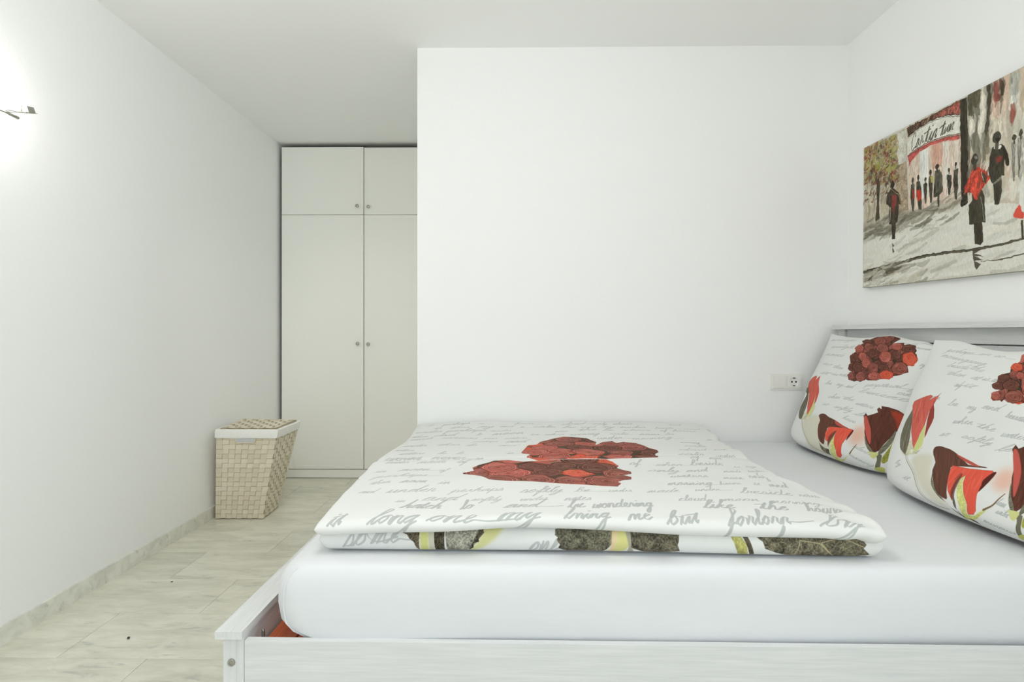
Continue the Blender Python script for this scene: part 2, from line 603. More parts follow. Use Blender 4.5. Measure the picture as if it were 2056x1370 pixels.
def soft_slab(name, x0, x1, y0, y1, zb, zt, r, warp, nx=90, ny=90, taper=None):
    """flat pillowy slab: rounded rim, UV unrolled (u along x, v up the front face, over the top, to the back)"""
    hx, hy = edge_coords(x1 - x0, r, nx), edge_coords(y1 - y0, r, ny)
    U, V = np.meshgrid(hx, hy, indexing='ij')
    ex = np.minimum(U, (x1 - x0) - U)
    ey = np.minimum(V, (y1 - y0) - V)
    pr = lambda e: np.sqrt(np.clip(1 - (1 - np.minimum(e, r) / r) ** 2, 0, 1))
    p = pr(ex * 1.5) * pr(ey)
    X, Y = x0 + U, y0 + V
    zm = (zb + zt) / 2
    top = np.stack([X, Y, zm + (zt - zm) * p], -1)
    bot = np.stack([X, Y, zm + (zb - zm) * p], -1)
    # whole closed strip along v: bottom (back->front) then top (front->back)
    strip = np.concatenate([bot[:, ::-1], top[:, 1:]], 1)
    mid = strip[strip.shape[0] // 2]
    arc = np.concatenate([[0], np.cumsum(np.linalg.norm(np.diff(mid, axis=0), axis=1))])
    arc = arc - arc[len(hy) - 1]                       # 0 at the front rim
    uu = np.broadcast_to(hx[:, None], strip.shape[:2])
    vv = np.broadcast_to(arc[None, :], strip.shape[:2])
    strip = warp(strip, uu, vv)
    W, Hh = (x1 - x0), (y1 - y0) + 0.15
    UV = np.stack([uu / W, (vv + 0.15) / Hh], -1)
    return grid_mesh(name, strip, UV)


def warp_upper(P, u, v):
    X, Y, Z = P[..., 0].copy(), P[..., 1].copy(), P[..., 2].copy()
    d = smooth_noise((X + 5, Y + 5), 11, 2.3) * 0.012 + smooth_noise((X + 5, Y + 5), 12, 6.0) * 0.006
    d += smooth_noise((X * 0.5 + 5, Y + 5), 13, 16.0) * 0.0035
    # crease where the cover was folded
    yc = 1.985 + 0.05 * (X - 0.1) + 0.02 * np.sin(4 * X)
    d -= 0.008 * np.exp(-((Y - yc) / 0.016) ** 2)
    d += 0.006 * np.exp(-((Y - yc + 0.05) / 0.05) ** 2)
    edge = np.clip((v + 0.02) / 0.1, 0, 1)
    lip = 0.004 * np.sin(7.0 * X + 1.0) - 0.004 * np.clip((X - 0.1) / 0.5, 0, 1) + 0.005 * np.exp(-((X + 0.03) / 0.10) ** 2)
    P[..., 2] = Z + d * edge + lip * (1 - edge)
    # front lip waves, edges wander a little
    front = np.exp(-((Y - 1.34) / 0.12) ** 2)
    P[..., 1] = Y + front * (0.006 * np.sin(5.2 * X + 0.6) + 0.004 * np.sin(13 * X) - 0.016 * (X - 0.1))
    side_l = np.exp(-((X + 0.47) / 0.12) ** 2)
    side_r = np.exp(-((X - 0.86) / 0.15) ** 2)
    wob_r = np.interp(Y, [1.3, 1.37, 1.46, 1.55, 1.75, 2.0, 2.45, 2.75], [-0.040, -0.030, -0.030, -0.015, -0.070, -0.058, -0.020, 0.024])
    P[..., 0] = X + side_l * (0.008 * np.sin(6 * Y) - 0.004) + side_r * (wob_r + 0.005 * np.sin(31 * Y) + 0.004 * np.sin(57 * Y))
    P[..., 2] -= side_l * 0.008 + side_r * (0.007 + 0.005 * np.sin(17 * Y))
    # puckered near right corner
    pk = np.exp(-((X - 0.82) / 0.07) ** 2 - ((Y - 1.38) / 0.10) ** 2)
    P[..., 2] += pk * (0.006 * np.sin(60 * (X + Y)) - 0.006)
    return P


def warp_lower(P, u, v):
    X, Y = P[..., 0].copy(), P[..., 1].copy()
    front = np.exp(-((Y - 1.36) / 0.12) ** 2)
    P[..., 1] = Y + front * (0.005 * np.sin(4 * X + 2.0) - 0.018 * (X - 0.1))
    P[..., 2] += 0.0015 * (1 + np.sin(6 * X)) * front
    return P
# outlines of the printed and painted motifs, in thousandths of each surface's own UV range
T = {
'F_a_red': [(80,563),(139,597),(214,612),(238,600),(240,573),(278,613),(297,555),(326,494),(332,427),(326,374),(310,318),(287,309),(238,379),(200,465),(90,535)],
'F_a_leaf': [(76,514),(74,486),(139,462),(130,423),(96,338),(164,277),(216,255),(249,263),(234,322),(223,386),(187,464),(147,517)],
'F_a_strip': [(304,540),(329,486),(327,435),(328,401),(306,457),(304,507)],
'F_a_yel': [(298,493),(308,441),(327,392),(340,332),(326,303),(303,308),(304,371),(304,440)],
'F_a_rec': [(196,269),(273,330),(327,392),(354,370),(355,317),(335,277),(265,258)],
'F_a_beige': [(283,258),(442,323),(658,159),(640,87),(457,54),(403,149)],
'F_a_line': [(254,260),(315,211),(418,144),(496,90),(628,73)],
'F_b_dark': [(444,324),(457,342),(495,346),(539,333),(595,324),(640,313),(694,296),(729,287),(661,280),(591,268),(588,235),(596,190),(602,148),(559,160),(524,205),(492,264),(484,296)],
'F_b_mid': [(606,322),(673,303),(729,287),(761,285),(701,283),(634,295)],
'F_b_red': [(591,268),(654,278),(709,282),(761,285),(770,275),(755,235),(744,191),(738,174),(742,100),(714,75),(696,79),(704,125),(680,171),(668,213),(667,249),(648,209),(637,169),(606,178),(587,219)],
'F_b_fold': [(627,197),(646,232),(665,252),(660,204),(645,156),(638,140)],
'F_b_edge': [(755,235),(766,282),(774,271),(767,234),(755,200)],
'F_b_yel': [(667,249),(664,216),(678,178),(700,131),(690,73),(709,59),(751,81),(796,120),(732,57),(658,20),(625,14),(640,56),(661,131),(650,172),(651,214)],
'F_b_twig': [(824,188),(809,150),(796,120)],
'F_b_tip': [(661,35),(685,20)],
'F_b_leaf': [(533,192),(562,146),(608,124),(646,121),(634,85),(635,71),(580,88),(562,139)],
'F_haze': [(812,250),(871,263),(836,162)],
'F_haze2': [(812,116),(877,126),(785,54)],
'F_c_dark': [(787,393),(792,412),(811,398),(832,411),(860,435),(845,455),(850,468),(870,458),(861,481),(903,482),(945,477),(964,466),(974,456),(980,406),(978,362),(967,320),(956,271),(940,214),(927,163),(912,145),(895,173),(868,214),(839,281),(822,343)],
'F_c_br': [(920,461),(974,456),(979,406),(976,352),(968,338),(953,400)],
'F_c_pink': [(793,386),(811,390),(854,326),(876,265),(886,202),(864,237),(833,304)],
'F_c_lf1': [(846,258),(872,207),(902,159),(912,142),(899,143),(872,184)],
'F_c_lf2': [(965,332),(970,276),(961,204),(945,151),(928,137),(930,172),(944,216),(956,271)],
'F_c_yel': [(966,373),(973,341),(974,269),(974,225),(974,150),(967,112),(949,92),(944,113),(958,170),(966,222),(970,312)],
'F_c_stem': [(922,130),(942,136),(940,90),(924,35),(909,50),(926,105)],
'F_c_base': [(897,35),(933,66),(954,56),(931,1)],
'F_c_rec': [(884,148),(925,148),(926,130),(915,112),(901,118),(893,135)],
'F_heart': [(514,642),(504,669),(525,678),(491,685),(468,717),(476,725),(435,779),(432,802),(440,826),(405,872),(434,915),(463,964),(483,992),(521,986),(616,992),(684,984),(703,971),(686,910),(720,932),(763,939),(781,917),(817,925),(865,905),(886,885),(888,862),(906,852),(923,825),(928,798),(911,769),(898,763),(903,737),(894,708),(874,691),(855,684),(818,656),(778,650),(760,639),(695,631),(662,639),(650,619),(605,617),(589,610),(531,618)],
'F_r0_0': [(458,933),(503,931),(434,958)],
'F_r1_0': [(587,980),(641,990)],
'F_r2_2': [(447,865),(485,866),(418,898)],
'F_r3_1': [(516,882),(553,882),(490,912)],
'F_r4_1': [(569,934),(616,936),(532,969)],
'F_r5_1': [(639,879),(685,883),(610,911)],
'F_r6_2': [(740,900),(779,903),(715,929)],
'F_r7_0': [(837,888),(877,895),(809,927)],
'F_r8_0': [(468,782),(503,785),(434,823)],
'F_r9_0': [(594,829),(635,831),(564,864)],
'F_r10_2': [(528,801),(562,802),(503,832)],
'F_r11_0': [(788,828),(823,832),(763,859)],
'F_r12_3': [(884,814),(919,821),(859,858)],
'F_r13_2': [(718,812),(760,816),(685,853)],
'F_r14_0': [(497,710),(523,713),(479,736)],
'F_r15_0': [(547,714),(588,717),(516,754)],
'F_r16_2': [(601,752),(637,754),(574,785)],
'F_r17_1': [(685,724),(724,728),(661,756)],
'F_r18_0': [(761,732),(795,736),(746,753)],
'F_r19_1': [(863,740),(902,749),(844,779)],
'F_r20_1': [(536,645),(560,648),(518,670)],
'F_r21_1': [(621,650),(658,654),(602,681)],
'F_r22_2': [(728,665),(773,671),(714,691)],
'F_r23_3': [(806,684),(845,691),(793,710)],
'N_r0_0': [(505,781),(527,783),(496,797)],
'N_r1_3': [(519,844),(540,846),(505,866)],
'N_r2_2': [(559,797),(572,799),(548,815)],
'N_r3_0': [(508,731),(529,734),(498,749)],
'N_r4_0': [(554,742),(583,747),(541,767)],
'N_r5_2': [(588,764),(591,765),(578,785)],
'N_r6_2': [(521,682),(537,685),(513,701)],
'N_r7_1': [(588,689),(618,695),(576,716)],
'N_heart': [(507,667),(505,680),(513,699),(527,714),(505,712),(489,723),(484,735),(492,754),(482,778),(488,797),(513,810),(503,829),(497,850),(506,868),(527,875),(628,676),(610,664),(577,658),(559,669),(554,656),(545,663),(519,656)],
'N_a_red': [(127,575),(133,597),(201,627),(236,641),(252,632),(237,609),(284,645),(279,603),(261,546),(260,483),(251,424),(256,335),(237,359),(198,425),(162,510)],
'N_a_strip': [(275,596),(299,525),(290,462),(286,411),(272,472),(264,539)],
'N_a_leaf': [(133,586),(138,553),(133,530),(120,474),(133,392),(169,318),(208,297),(220,298),(207,380),(184,452),(159,525)],
'N_a_yel': [(261,483),(274,444),(289,376),(280,344),(264,330),(251,345),(253,402)],
'N_a_rec': [(192,302),(218,384),(256,335),(294,348),(295,363),(283,322),(251,303),(225,288)],
'N_a_line': [(224,292),(246,262),(312,216),(357,159),(394,129),(450,98),(514,109)],
'N_a_beige': [(265,293),(367,341),(401,241),(493,165),(520,128),(426,142),(329,215)],
'N_b_dark': [(361,368),(367,385),(390,393),(416,391),(434,390),(473,376),(534,343),(581,351),(611,352),(543,336),(478,317),(476,296),(490,247),(510,189),(517,162),(471,175),(426,224),(403,270),(400,310),(373,343)],
'N_b_mid': [(464,377),(510,368),(581,351),(562,345),(510,355)],
'N_b_red': [(476,320),(548,327),(602,338),(634,346),(641,338),(631,300),(621,240),(620,227),(633,157),(626,138),(604,129),(598,172),(573,215),(554,258),(549,295),(529,261),(534,199),(541,166),(511,202),(490,247),(476,296)],
'N_b_fold': [(522,259),(534,297),(537,245),(539,201),(543,167),(525,195)],
'N_b_edge': [(619,295),(638,340),(648,340),(639,290),(622,237),(621,271)],
'N_b_yel': [(550,298),(548,268),(569,219),(594,176),(601,128),(627,133),(647,157),(671,177),(652,143),(620,110),(560,65),(578,129),(558,179),(540,233),(538,272)],
'N_b_leaf': [(409,258),(423,223),(469,181),(513,149),(549,121),(572,94),(560,65),(549,106),(524,142),(474,164),(424,203)],
'N_b_lf2': [(533,230),(544,185),(558,150),(564,98),(565,123),(545,156)],
'N_b_twig': [(704,262),(694,232),(683,198),(659,170)],
'N_b_tip': [(583,94),(611,95),(607,62)],
'N_haze': [(683,320),(724,337),(708,250)],
'N_c_dark': [(672,444),(673,468),(682,474),(694,463),(767,232),(752,250),(723,306),(697,387)],
'N_c_in': [(688,432),(708,415),(725,362),(705,390)],
'N_c_leaf': [(715,333),(767,232),(757,234),(736,280)],
'U_up': [(362,560),(383,660),(407,666),(418,699),(466,747),(494,775),(527,767),(564,755),(586,705),(575,657),(605,704),(635,716),(642,686),(666,708),(698,686),(711,641),(716,615),(733,592),(732,572),(716,551),(714,513),(708,497),(676,494),(607,486),(574,480),(526,483),(459,480),(403,467),(385,485),(376,520),(386,537),(366,550)],
'U_lo': [(228,373),(252,389),(246,414),(260,433),(285,452),(295,465),(329,470),(366,459),(408,467),(459,478),(574,478),(587,464),(596,433),(587,413),(597,401),(615,386),(611,369),(593,360),(606,345),(602,329),(582,320),(568,306),(573,294),(561,273),(530,274),(488,285),(433,296),(388,303),(369,304),(333,306),(314,309),(291,316),(273,341),(255,354),(230,364)],
'L1_dark': [(148,109),(156,115),(182,118),(181,74),(176,81),(172,92),(164,97),(159,103),(152,105)],
'L1_yel': [(182,118),(197,118),(199,74),(184,74)],
'L1_gr': [(197,118),(207,118),(209,74),(200,74)],
'L1_dk2': [(207,118),(227,118),(227,74),(210,74)],
'L1_lt': [(227,118),(296,123),(302,117),(289,95),(275,82),(266,74),(232,74)],
'L1_jag': [(293,123),(303,120),(297,109),(299,106),(289,97),(290,93),(279,90),(280,83),(270,74),(276,88),(283,99),(288,107)],
'L1_haze': [(302,117),(334,120),(321,100),(280,74),(271,74),(289,95)],
'L2': [(427,112),(443,116),(535,114),(531,106),(528,92),(513,74),(501,74),(449,73),(432,83),(435,89),(429,96),(431,100),(426,103)],
'L3_yel': [(528,110),(560,111),(560,104),(557,88),(548,75),(526,74),(527,90)],
'L3_pk': [(527,110),(538,111),(535,92),(527,74),(520,74),(526,90)],
'L3_gr': [(551,111),(562,111),(561,104),(564,85),(567,74),(556,74),(557,88)],
'L3_leaf': [(560,110),(647,112),(645,98),(643,91),(648,80),(632,74),(612,73),(588,74),(562,85)],
'L4_yel': [(732,113),(752,114),(752,107),(762,96),(769,73),(752,73),(741,96)],
'L4_dk': [(752,114),(762,112),(770,97),(780,74),(772,74),(762,96)],
'L4_leaf': [(774,113),(896,117),(956,119),(962,108),(970,97),(965,92),(979,80),(961,73),(898,73),(837,74),(809,84),(795,89),(791,99),(784,103)],
'L_veins4': [(847,74),(856,102),(890,98),(916,76),(892,99),(928,107),(967,93)],
'wF000_be': [(352,559),(404,560)],
'wF001_my': [(456,563),(511,563)],
'wF002_and': [(542,561),(600,563)],
'wF003_perpetual': [(691,590),(916,616)],
'wF004_beneath': [(653,545),(998,540)],
'wF005_when': [(432,465),(539,474)],
'wF006_the': [(566,479),(653,476)],
'wF007_waters': [(683,459),(817,452)],
'wF008_so': [(416,407),(474,409)],
'wF009_softly': [(534,408),(685,400)],
'wF010_lo': [(707,389),(794,384)],
'wF011_by': [(947,606),(977,599)],
'wF012_moonlight': [(133,863),(381,864)],
'wF013_made': [(127,794),(348,784)],
'wF014_no': [(200,710),(308,702)],
'wF015_then': [(344,690),(432,684)],
'wF016_it': [(249,631),(335,626)],
'wF017_in': [(367,635),(422,631)],
'wF018_notes': [(436,637),(516,633)],
'wF019_in': [(875,953),(935,962)],
'wF020_mornings': [(55,931),(332,941)],
'wF021_and': [(714,926),(859,928)],
'wF022_cruel': [(910,575),(990,581)],
'wF023_silence': [(806,170),(904,121)],
'wF024_evening': [(793,110),(898,56)],
'wF025_hours': [(648,346),(750,330)],
'wF026_round': [(851,892),(953,899)],
'wF027_of': [(949,776),(975,778)],
'wN028_be': [(344,600),(386,603)],
'wN029_my': [(428,599),(465,599)],
'wN030_and': [(486,613),(555,612)],
'wN031_beneath': [(590,591),(659,584)],
'wN032_when': [(391,518),(472,530)],
'wN033_the': [(495,523),(567,517)],
'wN034_water': [(600,504),(682,508)],
'wN035_so': [(355,442),(401,452)],
'wN036_softly': [(452,461),(581,453)],
'wN037_lo': [(604,435),(666,448)],
'wN038_it': [(359,710),(410,702)],
'wN039_only': [(325,703),(360,701)],
'wN040_calm': [(233,622),(294,620)],
'wN041_then': [(232,771),(332,764)],
'wN042_at': [(370,758),(408,750)],
'wN043_is': [(423,755),(451,752)],
'wN044_and': [(467,754),(503,745)],
'wN045_beside': [(193,824),(311,812)],
'wN046_the': [(318,820),(392,800)],
'wN047_morningsong': [(120,886),(372,846)],
'wN048_perhaps': [(127,919),(267,916)],
'wN049_in': [(300,922),(350,916)],
'wN050_so': [(374,914),(418,904)],
'wN051_only': [(190,980)],
'wN052_wild': [(699,172),(736,165)],
'wN053_murmur': [(653,116),(744,92)],
'wN054_hear': [(690,209),(718,202)],
'wN055_by': [(178,220),(215,218)],
'wN056_it': [(254,169),(290,168)],
'wU057_hush': [(16,206),(82,212)],
'wU058_then': [(112,209),(184,219)],
'wU059_hatch': [(144,174),(197,172)],
'wU060_long': [(94,105),(168,98)],
'wU061_one': [(195,110),(272,115)],
'wU062_my': [(321,99),(396,98)],
'wU063_bring': [(442,82),(501,85)],
'wU064_and': [(328,143),(391,152)],
'wU065_be': [(456,160),(479,164)],
'wU066_wondering': [(492,154),(587,174)],
'wU067_like': [(701,138),(742,132)],
'wU068_but': [(598,101),(644,101)],
'wU069_forlorn': [(729,103),(814,102)],
'wU070_by': [(866,99),(963,106)],
'wU071_by': [(548,83)],
'wU072_my': [(682,315),(797,272)],
'wU073_it': [(25,97),(36,98)],
'wU074_all': [(399,118),(444,127)],
'wL075_so': [(43,82),(85,87)],
'wL076_me': [(94,89),(144,92)],
'wL077_one': [(378,73),(432,77)],
'wL078_Cease': [(742,74)],
'P_bl': [(3,990),(240,988),(254,453),(7,414)],
'P_light': [(189,982),(236,981),(238,778),(196,771),(166,804),(204,884)],
'P_brown': [(198,770),(240,780),(254,464),(187,460),(190,762)],
'P_shoptop': [(240,988),(474,994),(474,915),(430,939),(368,951),(302,950),(246,929)],
'P_shopred': [(368,981),(474,990),(474,918),(429,943),(384,951)],
'P_sign': [(246,889),(285,944),(344,958),(399,953),(473,915),(474,807),(415,828),(345,838),(295,829),(246,810)],
'P_signtop': [(248,930),(302,952),(344,958),(399,953),(473,915)],
'P_signbot': [(246,810),(295,827),(345,837),(415,827),(474,807)],
'P_arch': [(246,808),(295,825),(345,833),(416,822),(475,802),(476,775),(416,801),(361,812),(304,802),(262,759),(256,733)],
'P_shop': [(251,765),(304,802),(361,812),(416,801),(475,778),(482,421),(388,426),(258,437)],
'P_pan1': [(304,798),(344,809),(346,517),(310,499)],
'P_pan2': [(408,795),(432,788),(440,477),(418,476)],
'P_pink1': [(360,810),(402,803),(403,663),(364,661)],
'P_pan3': [(453,779),(471,772),(478,441),(462,442)],
'P_pillar': [(474,994),(501,989),(509,548),(505,415),(484,420)],
'P_bldg': [(501,989),(688,995),(694,325),(570,383),(505,415)],
'P_street': [(5,422),(254,447),(491,420),(694,325),(696,10),(8,8)],
'P_gshade': [(5,422),(159,476),(254,453),(477,421),(434,396),(324,405),(170,376),(6,324)],
'P_kerb': [(8,109),(122,126),(220,135),(350,152),(534,142),(627,145),(695,156)],
'P_kerb2': [(560,72),(598,71),(633,69),(696,82)],
'P_bdark': [(8,102),(172,120),(256,112),(172,68),(8,37)],
'P_trunk': [(80,730),(97,722),(95,562),(98,430),(73,429),(82,567)],
'P_treebox': [(3,988),(189,982),(197,652),(5,740)],
'P_treebox2': [(4,805),(152,733),(158,597),(5,662)],
'P_sgn0': [(261,868),(459,878)],
'P_f1body': [(158,639),(180,630),(207,576),(217,502),(202,519),(197,403),(152,406),(154,514),(137,545),(138,593)],
'P_f1red': [(168,593),(190,584),(190,524),(174,470),(164,522)],
'P_f1leg': [(165,408),(189,405),(185,297),(170,301)],
'P_f1ref': [(171,279),(183,246),(169,250),(183,216),(173,206)],
'P_s1': [(263,619),(281,611),(283,544),(280,443),(272,444),(262,541)],
'P_s1red': [(272,583),(283,580),(283,521),(271,520)],
'P_s2': [(290,622),(308,616),(316,564),(315,441),(303,446),(292,540)],
'P_s2red': [(293,568),(310,571),(316,505),(297,495)],
'P_s3': [(324,598),(340,593),(341,541),(336,472),(331,474),(326,548)],
'P_s4': [(347,626),(363,621),(366,574),(362,461),(354,465),(349,560)],
'P_s4y': [(353,623),(366,619),(368,586),(357,584)],
'P_s5': [(374,648),(396,645),(407,608),(409,512),(396,496),(395,424),(388,426),(386,495),(369,491),(371,571)],
'P_s6': [(425,599),(443,592),(446,547),(438,478),(432,481),(427,546)],
'P_s7': [(452,616),(470,616),(471,505),(465,441),(459,444),(452,524)],
'P_shawl': [(525,582),(543,585),(569,552),(589,504),(570,475),(560,463),(551,440),(541,403),(531,424),(524,456),(497,466),(494,494),(517,554)],
'P_arm': [(555,556),(577,515),(573,476),(560,503)],
'P_skirt': [(524,451),(557,457),(567,423),(572,277),(515,284),(512,387),(525,412)],
'P_rleg': [(530,286),(562,280),(565,173),(556,158),(537,175)],
'P_bag': [(480,408),(490,454),(504,450),(509,408),(488,392)],
'P_rref': [(527,144),(563,137),(534,122),(569,94),(534,107),(566,81),(534,78),(560,58),(542,27),(534,68)],
'P_man': [(593,659),(623,658),(640,613),(648,544),(641,539),(634,580),(634,496),(624,501),(626,417),(618,355),(602,361),(597,467),(588,490),(581,551),(584,616)],
'P_manred': [(605,604),(626,598),(623,571),(609,573)],
'P_manarm': [(623,658),(636,634),(647,573),(646,538),(638,544),(634,589)],
'P_collar': [(600,659),(623,654),(620,638),(602,646)],
'P_w1': [(654,641),(668,651),(672,559),(667,453),(660,456),(655,568)],
'P_w2': [(673,657),(691,664),(693,441),(678,466),(672,559)],
'P_dress': [(687,461),(693,468),(694,307),(679,331)],
'P_redbag': [(676,314),(682,331),(689,296),(694,276),(694,254),(669,266),(664,287),(670,307)],
'P_leg2': [(687,247),(694,245),(695,156),(688,158)],
'P_e_f1': [(169,659),(181,653),(168,684)],
'P_e_s1': [(273,642),(278,639),(273,658)],
'P_e_s2': [(299,644),(305,641),(299,660)],
'P_e_s3': [(333,618),(338,615),(333,631)],
'P_e_s4': [(354,649),(359,646),(354,664)],
'P_e_s5': [(384,667),(392,663),(384,684)],
'P_e_s6': [(433,624),(437,622),(433,637)],
'P_e_s7': [(460,642),(464,639),(459,653)],
'P_e_red': [(532,629),(544,623),(532,658)],
'P_e_man': [(608,701),(623,692),(608,730)],
'P_e_w1': [(663,668),(669,664),(663,684)],
'P_e_w2': [(683,680),(689,676),(683,696)],
'P_q_dk1': [(504,997),(534,998),(551,995),(552,955),(546,893),(552,856),(535,848),(515,855),(505,908)],
'P_q_dk2': [(572,995),(584,988),(586,929),(590,913),(586,890),(578,858),(574,815),(579,779),(574,783),(571,882)],
'P_q_dk3': [(615,982),(626,979),(627,912),(624,847),(618,852),(618,918)],
'P_q_dk4': [(566,804),(582,790),(581,765),(572,774)],
'P_q_gr1': [(521,911),(543,902),(544,852),(542,770),(531,777),(530,861)],
'P_q_cr1': [(550,958),(569,945),(570,899),(559,889),(552,915)],
'P_q_cr2': [(544,838),(566,820),(566,771),(549,762),(543,802)],
'P_q_cr3': [(508,849),(522,854),(531,831),(531,780),(515,784)],
'P_q_pk1': [(587,896),(617,884),(617,840),(614,804),(599,811),(593,860)],
'P_q_rd1': [(595,992),(606,991),(606,946),(616,914),(616,888),(601,896),(596,947)],
'P_q_wh1': [(646,895),(671,878),(668,844),(662,817),(647,831)],
'P_q_cr4': [(585,801),(608,796),(628,760),(626,685),(604,705),(586,704),(581,758)],
'P_q_rd2': [(651,813),(662,808),(663,780),(655,758)],
'P_q_gr2': [(650,981),(676,978),(676,920),(671,878),(650,897)],
'P_q_wh2': [(552,889),(570,876),(570,824),(555,834)],
'P_q_pk2': [(623,876),(645,873),(647,822),(635,824),(623,838)],
}

# ------------------------------------------------------------------ prints: painted in memory with strokes and fills
IMG = {}
RNG = np.random.RandomState(5)


def c3(r, g, b):
    return np.array([r, g, b], np.float32) / 255.0


class Canvas:
    """a small raster canvas; points come in thousandths of the surface's UV range (v up)"""

    def __init__(self, w, h, bg):
        self.w, self.h = w, h
        self.a = np.empty((h, w, 3), np.float32)
        self.a[:] = bg

    def px(self, pts):
        p = np.asarray(pts, float)
        return np.stack([p[:, 0] * self.w / 1000.0, p[:, 1] * self.h / 1000.0], -1)

    def cover(self, P):
        """even-odd coverage of a polygon (pixel points), 3 sub-rows"""
        x0 = int(max(0, math.floor(P[:, 0].min()) - 1)); x1 = int(min(self.w, math.ceil(P[:, 0].max()) + 2))
        y0 = int(max(0, math.floor(P[:, 1].min()))); y1 = int(min(self.h, math.ceil(P[:, 1].max()) + 1))
        if x1 - x0 < 1 or y1 - y0 < 1:
            return None
        W, H, SS = x1 - x0, y1 - y0, 3
        cov = np.zeros((H, W), np.float32)
        Q = np.roll(P, -1, 0)
        for r in range(H * SS):
            y = y0 + (r + 0.5) / SS
            m = (P[:, 1] <= y) != (Q[:, 1] <= y)
            if not m.any():
                continue
            a, b = P[m], Q[m]
            xs = np.sort(a[:, 0] + (y - a[:, 1]) / (b[:, 1] - a[:, 1]) * (b[:, 0] - a[:, 0])) - x0
            for s, e in zip(xs[0::2], xs[1::2]):
                s, e = max(s, 0.0), min(e, float(W))
                if e <= s:
                    continue
                i, j = int(s), int(e)
                row = cov[r // SS]
                if i == j:
                    row[i] += (e - s) / SS
                else:
                    row[i] += (i + 1 - s) / SS
                    row[i + 1:j] += 1.0 / SS
                    if j < W:
                        row[j] += (e - j) / SS
        return x0, y0, np.clip(cov, 0, 1)

    def put(self, box, col, alpha=1.0):
        if box is None:
            return
        x0, y0, cov = box
        reg = self.a[y0:y0 + cov.shape[0], x0:x0 + cov.shape[1]]
        k = (cov * alpha)[..., None]
        reg *= 1 - k
        reg += k * col

    def poly(self, pts, col, alpha=1.0, smooth=0, soft=0, grain=0.0, stretch=(1, 1), unit='uv'):
        if len(pts) < 3:
            return
        P = self.px(pts) if unit == 'uv' else np.asarray(pts, float)
        if smooth:
            P = catmull(P, smooth, True)
        b = self.cover(P)
        if b is None:
            return
        if soft:
            b = blur_box(b, soft, self.w, self.h)
        if grain:
            b_col = self.grain(b, col, grain, stretch)
            self.put(b, b_col, alpha)
        else:
            self.put(b, col, alpha)

    def grain(self, b, col, amt, stretch):
        H, W = b[2].shape
        yy, xx = np.mgrid[0:H, 0:W]
        n = smooth_noise((xx / stretch[0] + 40 + b[0], yy / stretch[1] + 40 + b[1]), 9, 0.22) * 1.3 + smooth_noise((xx / stretch[0] + 9, yy / stretch[1] + 9), 10, 0.05)
        return np.clip(col * (1 + amt * n[..., None]), 0, 1).astype(np.float32)

    def stroke(self, P, w, col, alpha=1.0):
        """variable width line through pixel points"""
        P = np.asarray(P, float)
        w = np.broadcast_to(np.asarray(w, float), (len(P),))
        m = w.max() + 2
        x0 = int(max(0, P[:, 0].min() - m)); x1 = int(min(self.w, P[:, 0].max() + m + 1))
        y0 = int(max(0, P[:, 1].min() - m)); y1 = int(min(self.h, P[:, 1].max() + m + 1))
        if x1 <= x0 or y1 <= y0:
            return
        cov = np.zeros((y1 - y0, x1 - x0), np.float32)
        for i in range(len(P) - 1):
            a, b = P[i], P[i + 1]
            mm = max(w[i], w[i + 1]) + 1.5
            u0 = int(max(x0, min(a[0], b[0]) - mm)); u1 = int(min(x1, max(a[0], b[0]) + mm + 1))
            v0 = int(max(y0, min(a[1], b[1]) - mm)); v1 = int(min(y1, max(a[1], b[1]) + mm + 1))
            if u1 <= u0 or v1 <= v0:
                continue
            yy, xx = np.mgrid[v0:v1, u0:u1]
            d = b - a
            L2 = max(d @ d, 1e-9)
            t = np.clip(((xx + 0.5 - a[0]) * d[0] + (yy + 0.5 - a[1]) * d[1]) / L2, 0, 1)
            dist = np.hypot(xx + 0.5 - a[0] - t * d[0], yy + 0.5 - a[1] - t * d[1])
            c = np.clip((w[i] + (w[i + 1] - w[i]) * t) * 0.5 - dist + 0.5, 0, 1)
            reg = cov[v0 - y0:v1 - y0, u0 - x0:u1 - x0]
            np.maximum(reg, c, out=reg)
        self.put((x0, y0, cov), col, alpha)

    def image(self, name):
        im = bpy.data.images.new(name, self.w, self.h)
        px = np.ones((self.h, self.w, 4), np.float32)
        px[..., :3] = np.clip(self.a, 0, 1)
        im.pixels.foreach_set(px.ravel())
        im.update()
        im.pack()
        return im


def blur_box(b, r, w, h):
    x0, y0, cov = b
    p = int(r * 2)
    cov = np.pad(cov, p)
    k = np.exp(-np.linspace(-2, 2, 2 * p + 1) ** 2)
    k /= k.sum()
    for ax in (0, 1):
        cov = np.apply_along_axis(lambda q: np.convolve(q, k, 'same'), ax, cov)
    x0, y0 = x0 - p, y0 - p
    cx, cy = max(0, -x0), max(0, -y0)
    cov = cov[cy:cy + max(0, h - max(y0, 0)), cx:cx + max(0, w - max(x0, 0))]
    return max(x0, 0), max(y0, 0), cov.astype(np.float32)


def catmull(P, n=5, closed=False):
    P = np.asarray(P, float)
    if len(P) < 3:
        return P
    if closed:
        A, B, C, D = np.roll(P, 1, 0), P, np.roll(P, -1, 0), np.roll(P, -2, 0)
    else:
        E = np.vstack([2 * P[0] - P[1], P, 2 * P[-1] - P[-2]])
        A, B, C, D = E[:-3], E[1:-2], E[2:-1], E[3:]
    t = (np.arange(n) / n)[None, :, None]
    A, B, C, D = (q[:, None, :] for q in (A, B, C, D))
    R = 0.5 * (2 * B + (C - A) * t + (2 * A - 5 * B + 4 * C - D) * t ** 2 + (3 * B - A - 3 * C + D) * t ** 3)
    R = R.reshape(-1, 2)
    return R if closed else np.vstack([R, P[-1]])


